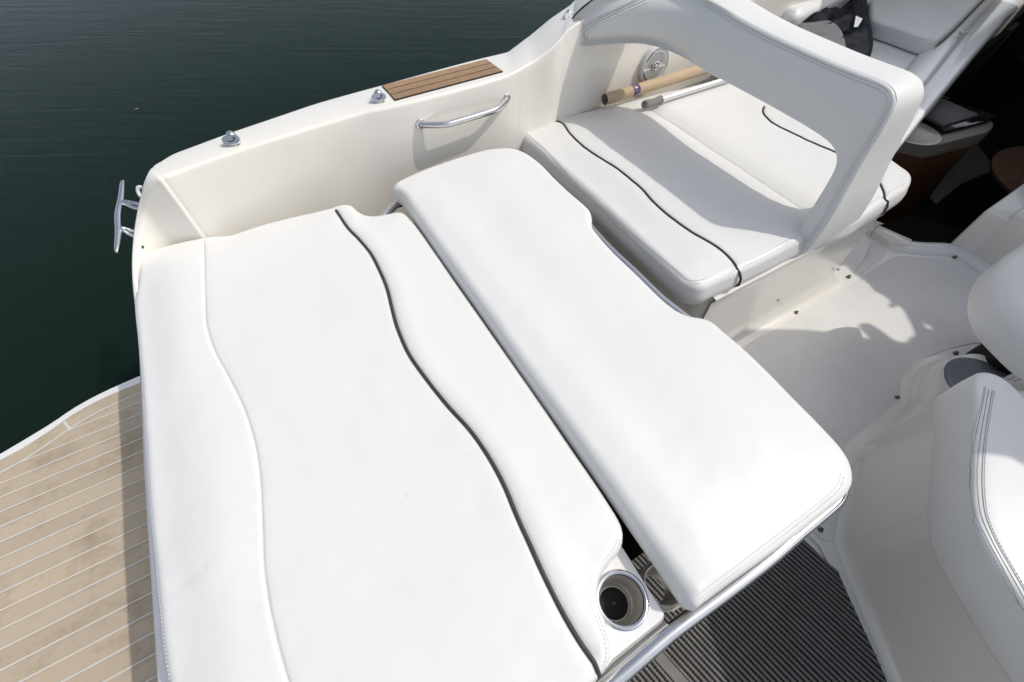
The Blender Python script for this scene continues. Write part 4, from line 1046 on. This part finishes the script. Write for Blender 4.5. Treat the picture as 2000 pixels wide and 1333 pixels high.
can = [(helm_b[0][0]+.0, helm_b[0][1]+.06), (L_[0][0]-.35, L_[0][1]-.02)]+L_+[(L_[-1][0]-.1, bs[1][1]-.02), (bs[0][0], bs[0][1]-.005), (bs[0][0]+.1, bs[0][1]+.012), (L_[-1][0], -.045), (3.55, .0), (3.62, .5), (3.75, 1.1), (4.1, 1.9), (5.4, 1.9), (5.4, -2.2), (2.0, -2.2), (helm_b[-1][0]+.05, helm_b[-1][1]-.3)]+helm_b[::-1]
def inpoly(c, poly):
    r_ = False; j = len(poly)-1
    for i in range(len(poly)):
        if ((poly[i][1] > c[1]) != (poly[j][1] > c[1])) and (c[0] < (poly[j][0]-poly[i][0])*(c[1]-poly[i][1])/(poly[j][1]-poly[i][1]+1e-12)+poly[i][0]): r_ = not r_
        j = i
    return r_
holes = [[up(P(x, y, ZF)) for x, y in ((1797, 629), (1822, 641), (1813, 648))], [up(P(x, y, ZF)) for x, y in ((1828, 704), (1868, 694), (1888, 687), (1900, 694), (1880, 712), (1845, 712))]]  # openings added to let small sun spots fall on floor and plinth
bm = bmesh.new(); pts = [Vector(p) for p in can]; nc = len(pts); ed_ = [(i, (i+1) % nc) for i in range(nc)]
for h_ in holes:
    b_ = len(pts); pts += [Vector(p) for p in h_]; ed_ += [(b_+i, b_+(i+1) % len(h_)) for i in range(len(h_))]
vs, es, fs, *_ = delaunay_2d_cdt(pts, ed_, [list(range(nc))], 1, 1e-6)
lo = [bm.verts.new((v.x, v.y, ZC)) for v in vs]; hi = [bm.verts.new((v.x, v.y, ZC+.012)) for v in vs]
for f in fs:
    c_ = sum((vs[k] for k in f), Vector((0, 0)))/len(f)
    if any(inpoly(c_, h_) for h_ in holes): continue
    bm.faces.new([hi[k] for k in f]); bm.faces.new([lo[k] for k in f][::-1])
bnd = [e_ for e_ in bm.edges if len(e_.link_faces) == 1]
from_bm('shade_canvas', bm, 'canvas', boat, smooth=False, sharp=None)

# floating leaf on the water
lf = P(267, 213, ZW+.004); bm = bmesh.new()
vv = [bm.verts.new(lf+Vector((a, b, c))) for a, b, c in [(a*.6, b*.6, c*.6) for a, b, c in ((-.03, 0, 0), (-.01, .014, .004), (.018, .010, .002), (.034, -.004, .006), (.012, -.014, .001), (-.012, -.012, .004))]]
bm.faces.new(vv); tag(from_bm('floating_leaf', bm, 'leaf', smooth=False, sharp=None), 'tiny yellow leaf floating on the dark green water', 'leaf')

# ================================================================== LIGHT, SKY, CAMERA
el = math.atan(1/math.hypot(SUNK, SUNM)); az = math.atan2(SUNK, -SUNM)
w = bpy.data.worlds.new('World'); SC.world = w; w.use_nodes = True; nt = w.node_tree
sky = nt.nodes.new('ShaderNodeTexSky'); sky.sky_type = 'NISHITA'; sky.sun_disc = False; sky.sun_elevation = el; sky.sun_rotation = az
sky.dust_density = 2.5; sky.air_density = 1.0
hs = nt.nodes.new('ShaderNodeHueSaturation'); hs.inputs['Saturation'].default_value = .55
nt.links.new(sky.outputs[0], hs.inputs['Color']); nt.links.new(hs.outputs[0], nt.nodes['Background'].inputs[0]); nt.nodes['Background'].inputs[1].default_value = .15
sun = bpy.data.lights.new('sun', 'SUN'); sun.energy = 2.0; sun.angle = R_(.55); sun.color = (1., .96, .895)
so = bpy.data.objects.new('sun', sun); COL.objects.link(so)
so.rotation_euler = Vector((-SUNK, SUNM, -1)).to_track_quat('-Z', 'Y').to_euler()
cam = bpy.data.cameras.new('camera'); co = bpy.data.objects.new('camera', cam); COL.objects.link(co)
cam.sensor_width = 36; cam.lens = FP/2000*36; cam.clip_start = .02; cam.clip_end = 2000
m4 = Matrix([list(RM[0])+[CAM[0]], list(RM[1])+[CAM[1]], list(RM[2])+[CAM[2]], [0, 0, 0, 1]])
co.matrix_world = m4; SC.camera = co
SC.view_settings.view_transform = 'Standard'; SC.view_settings.look = 'None'; SC.view_settings.exposure = .15; SC.view_settings.gamma = 1
SC.cycles.max_bounces = 10; SC.cycles.diffuse_bounces = 6; SC.cycles.use_denoising = True
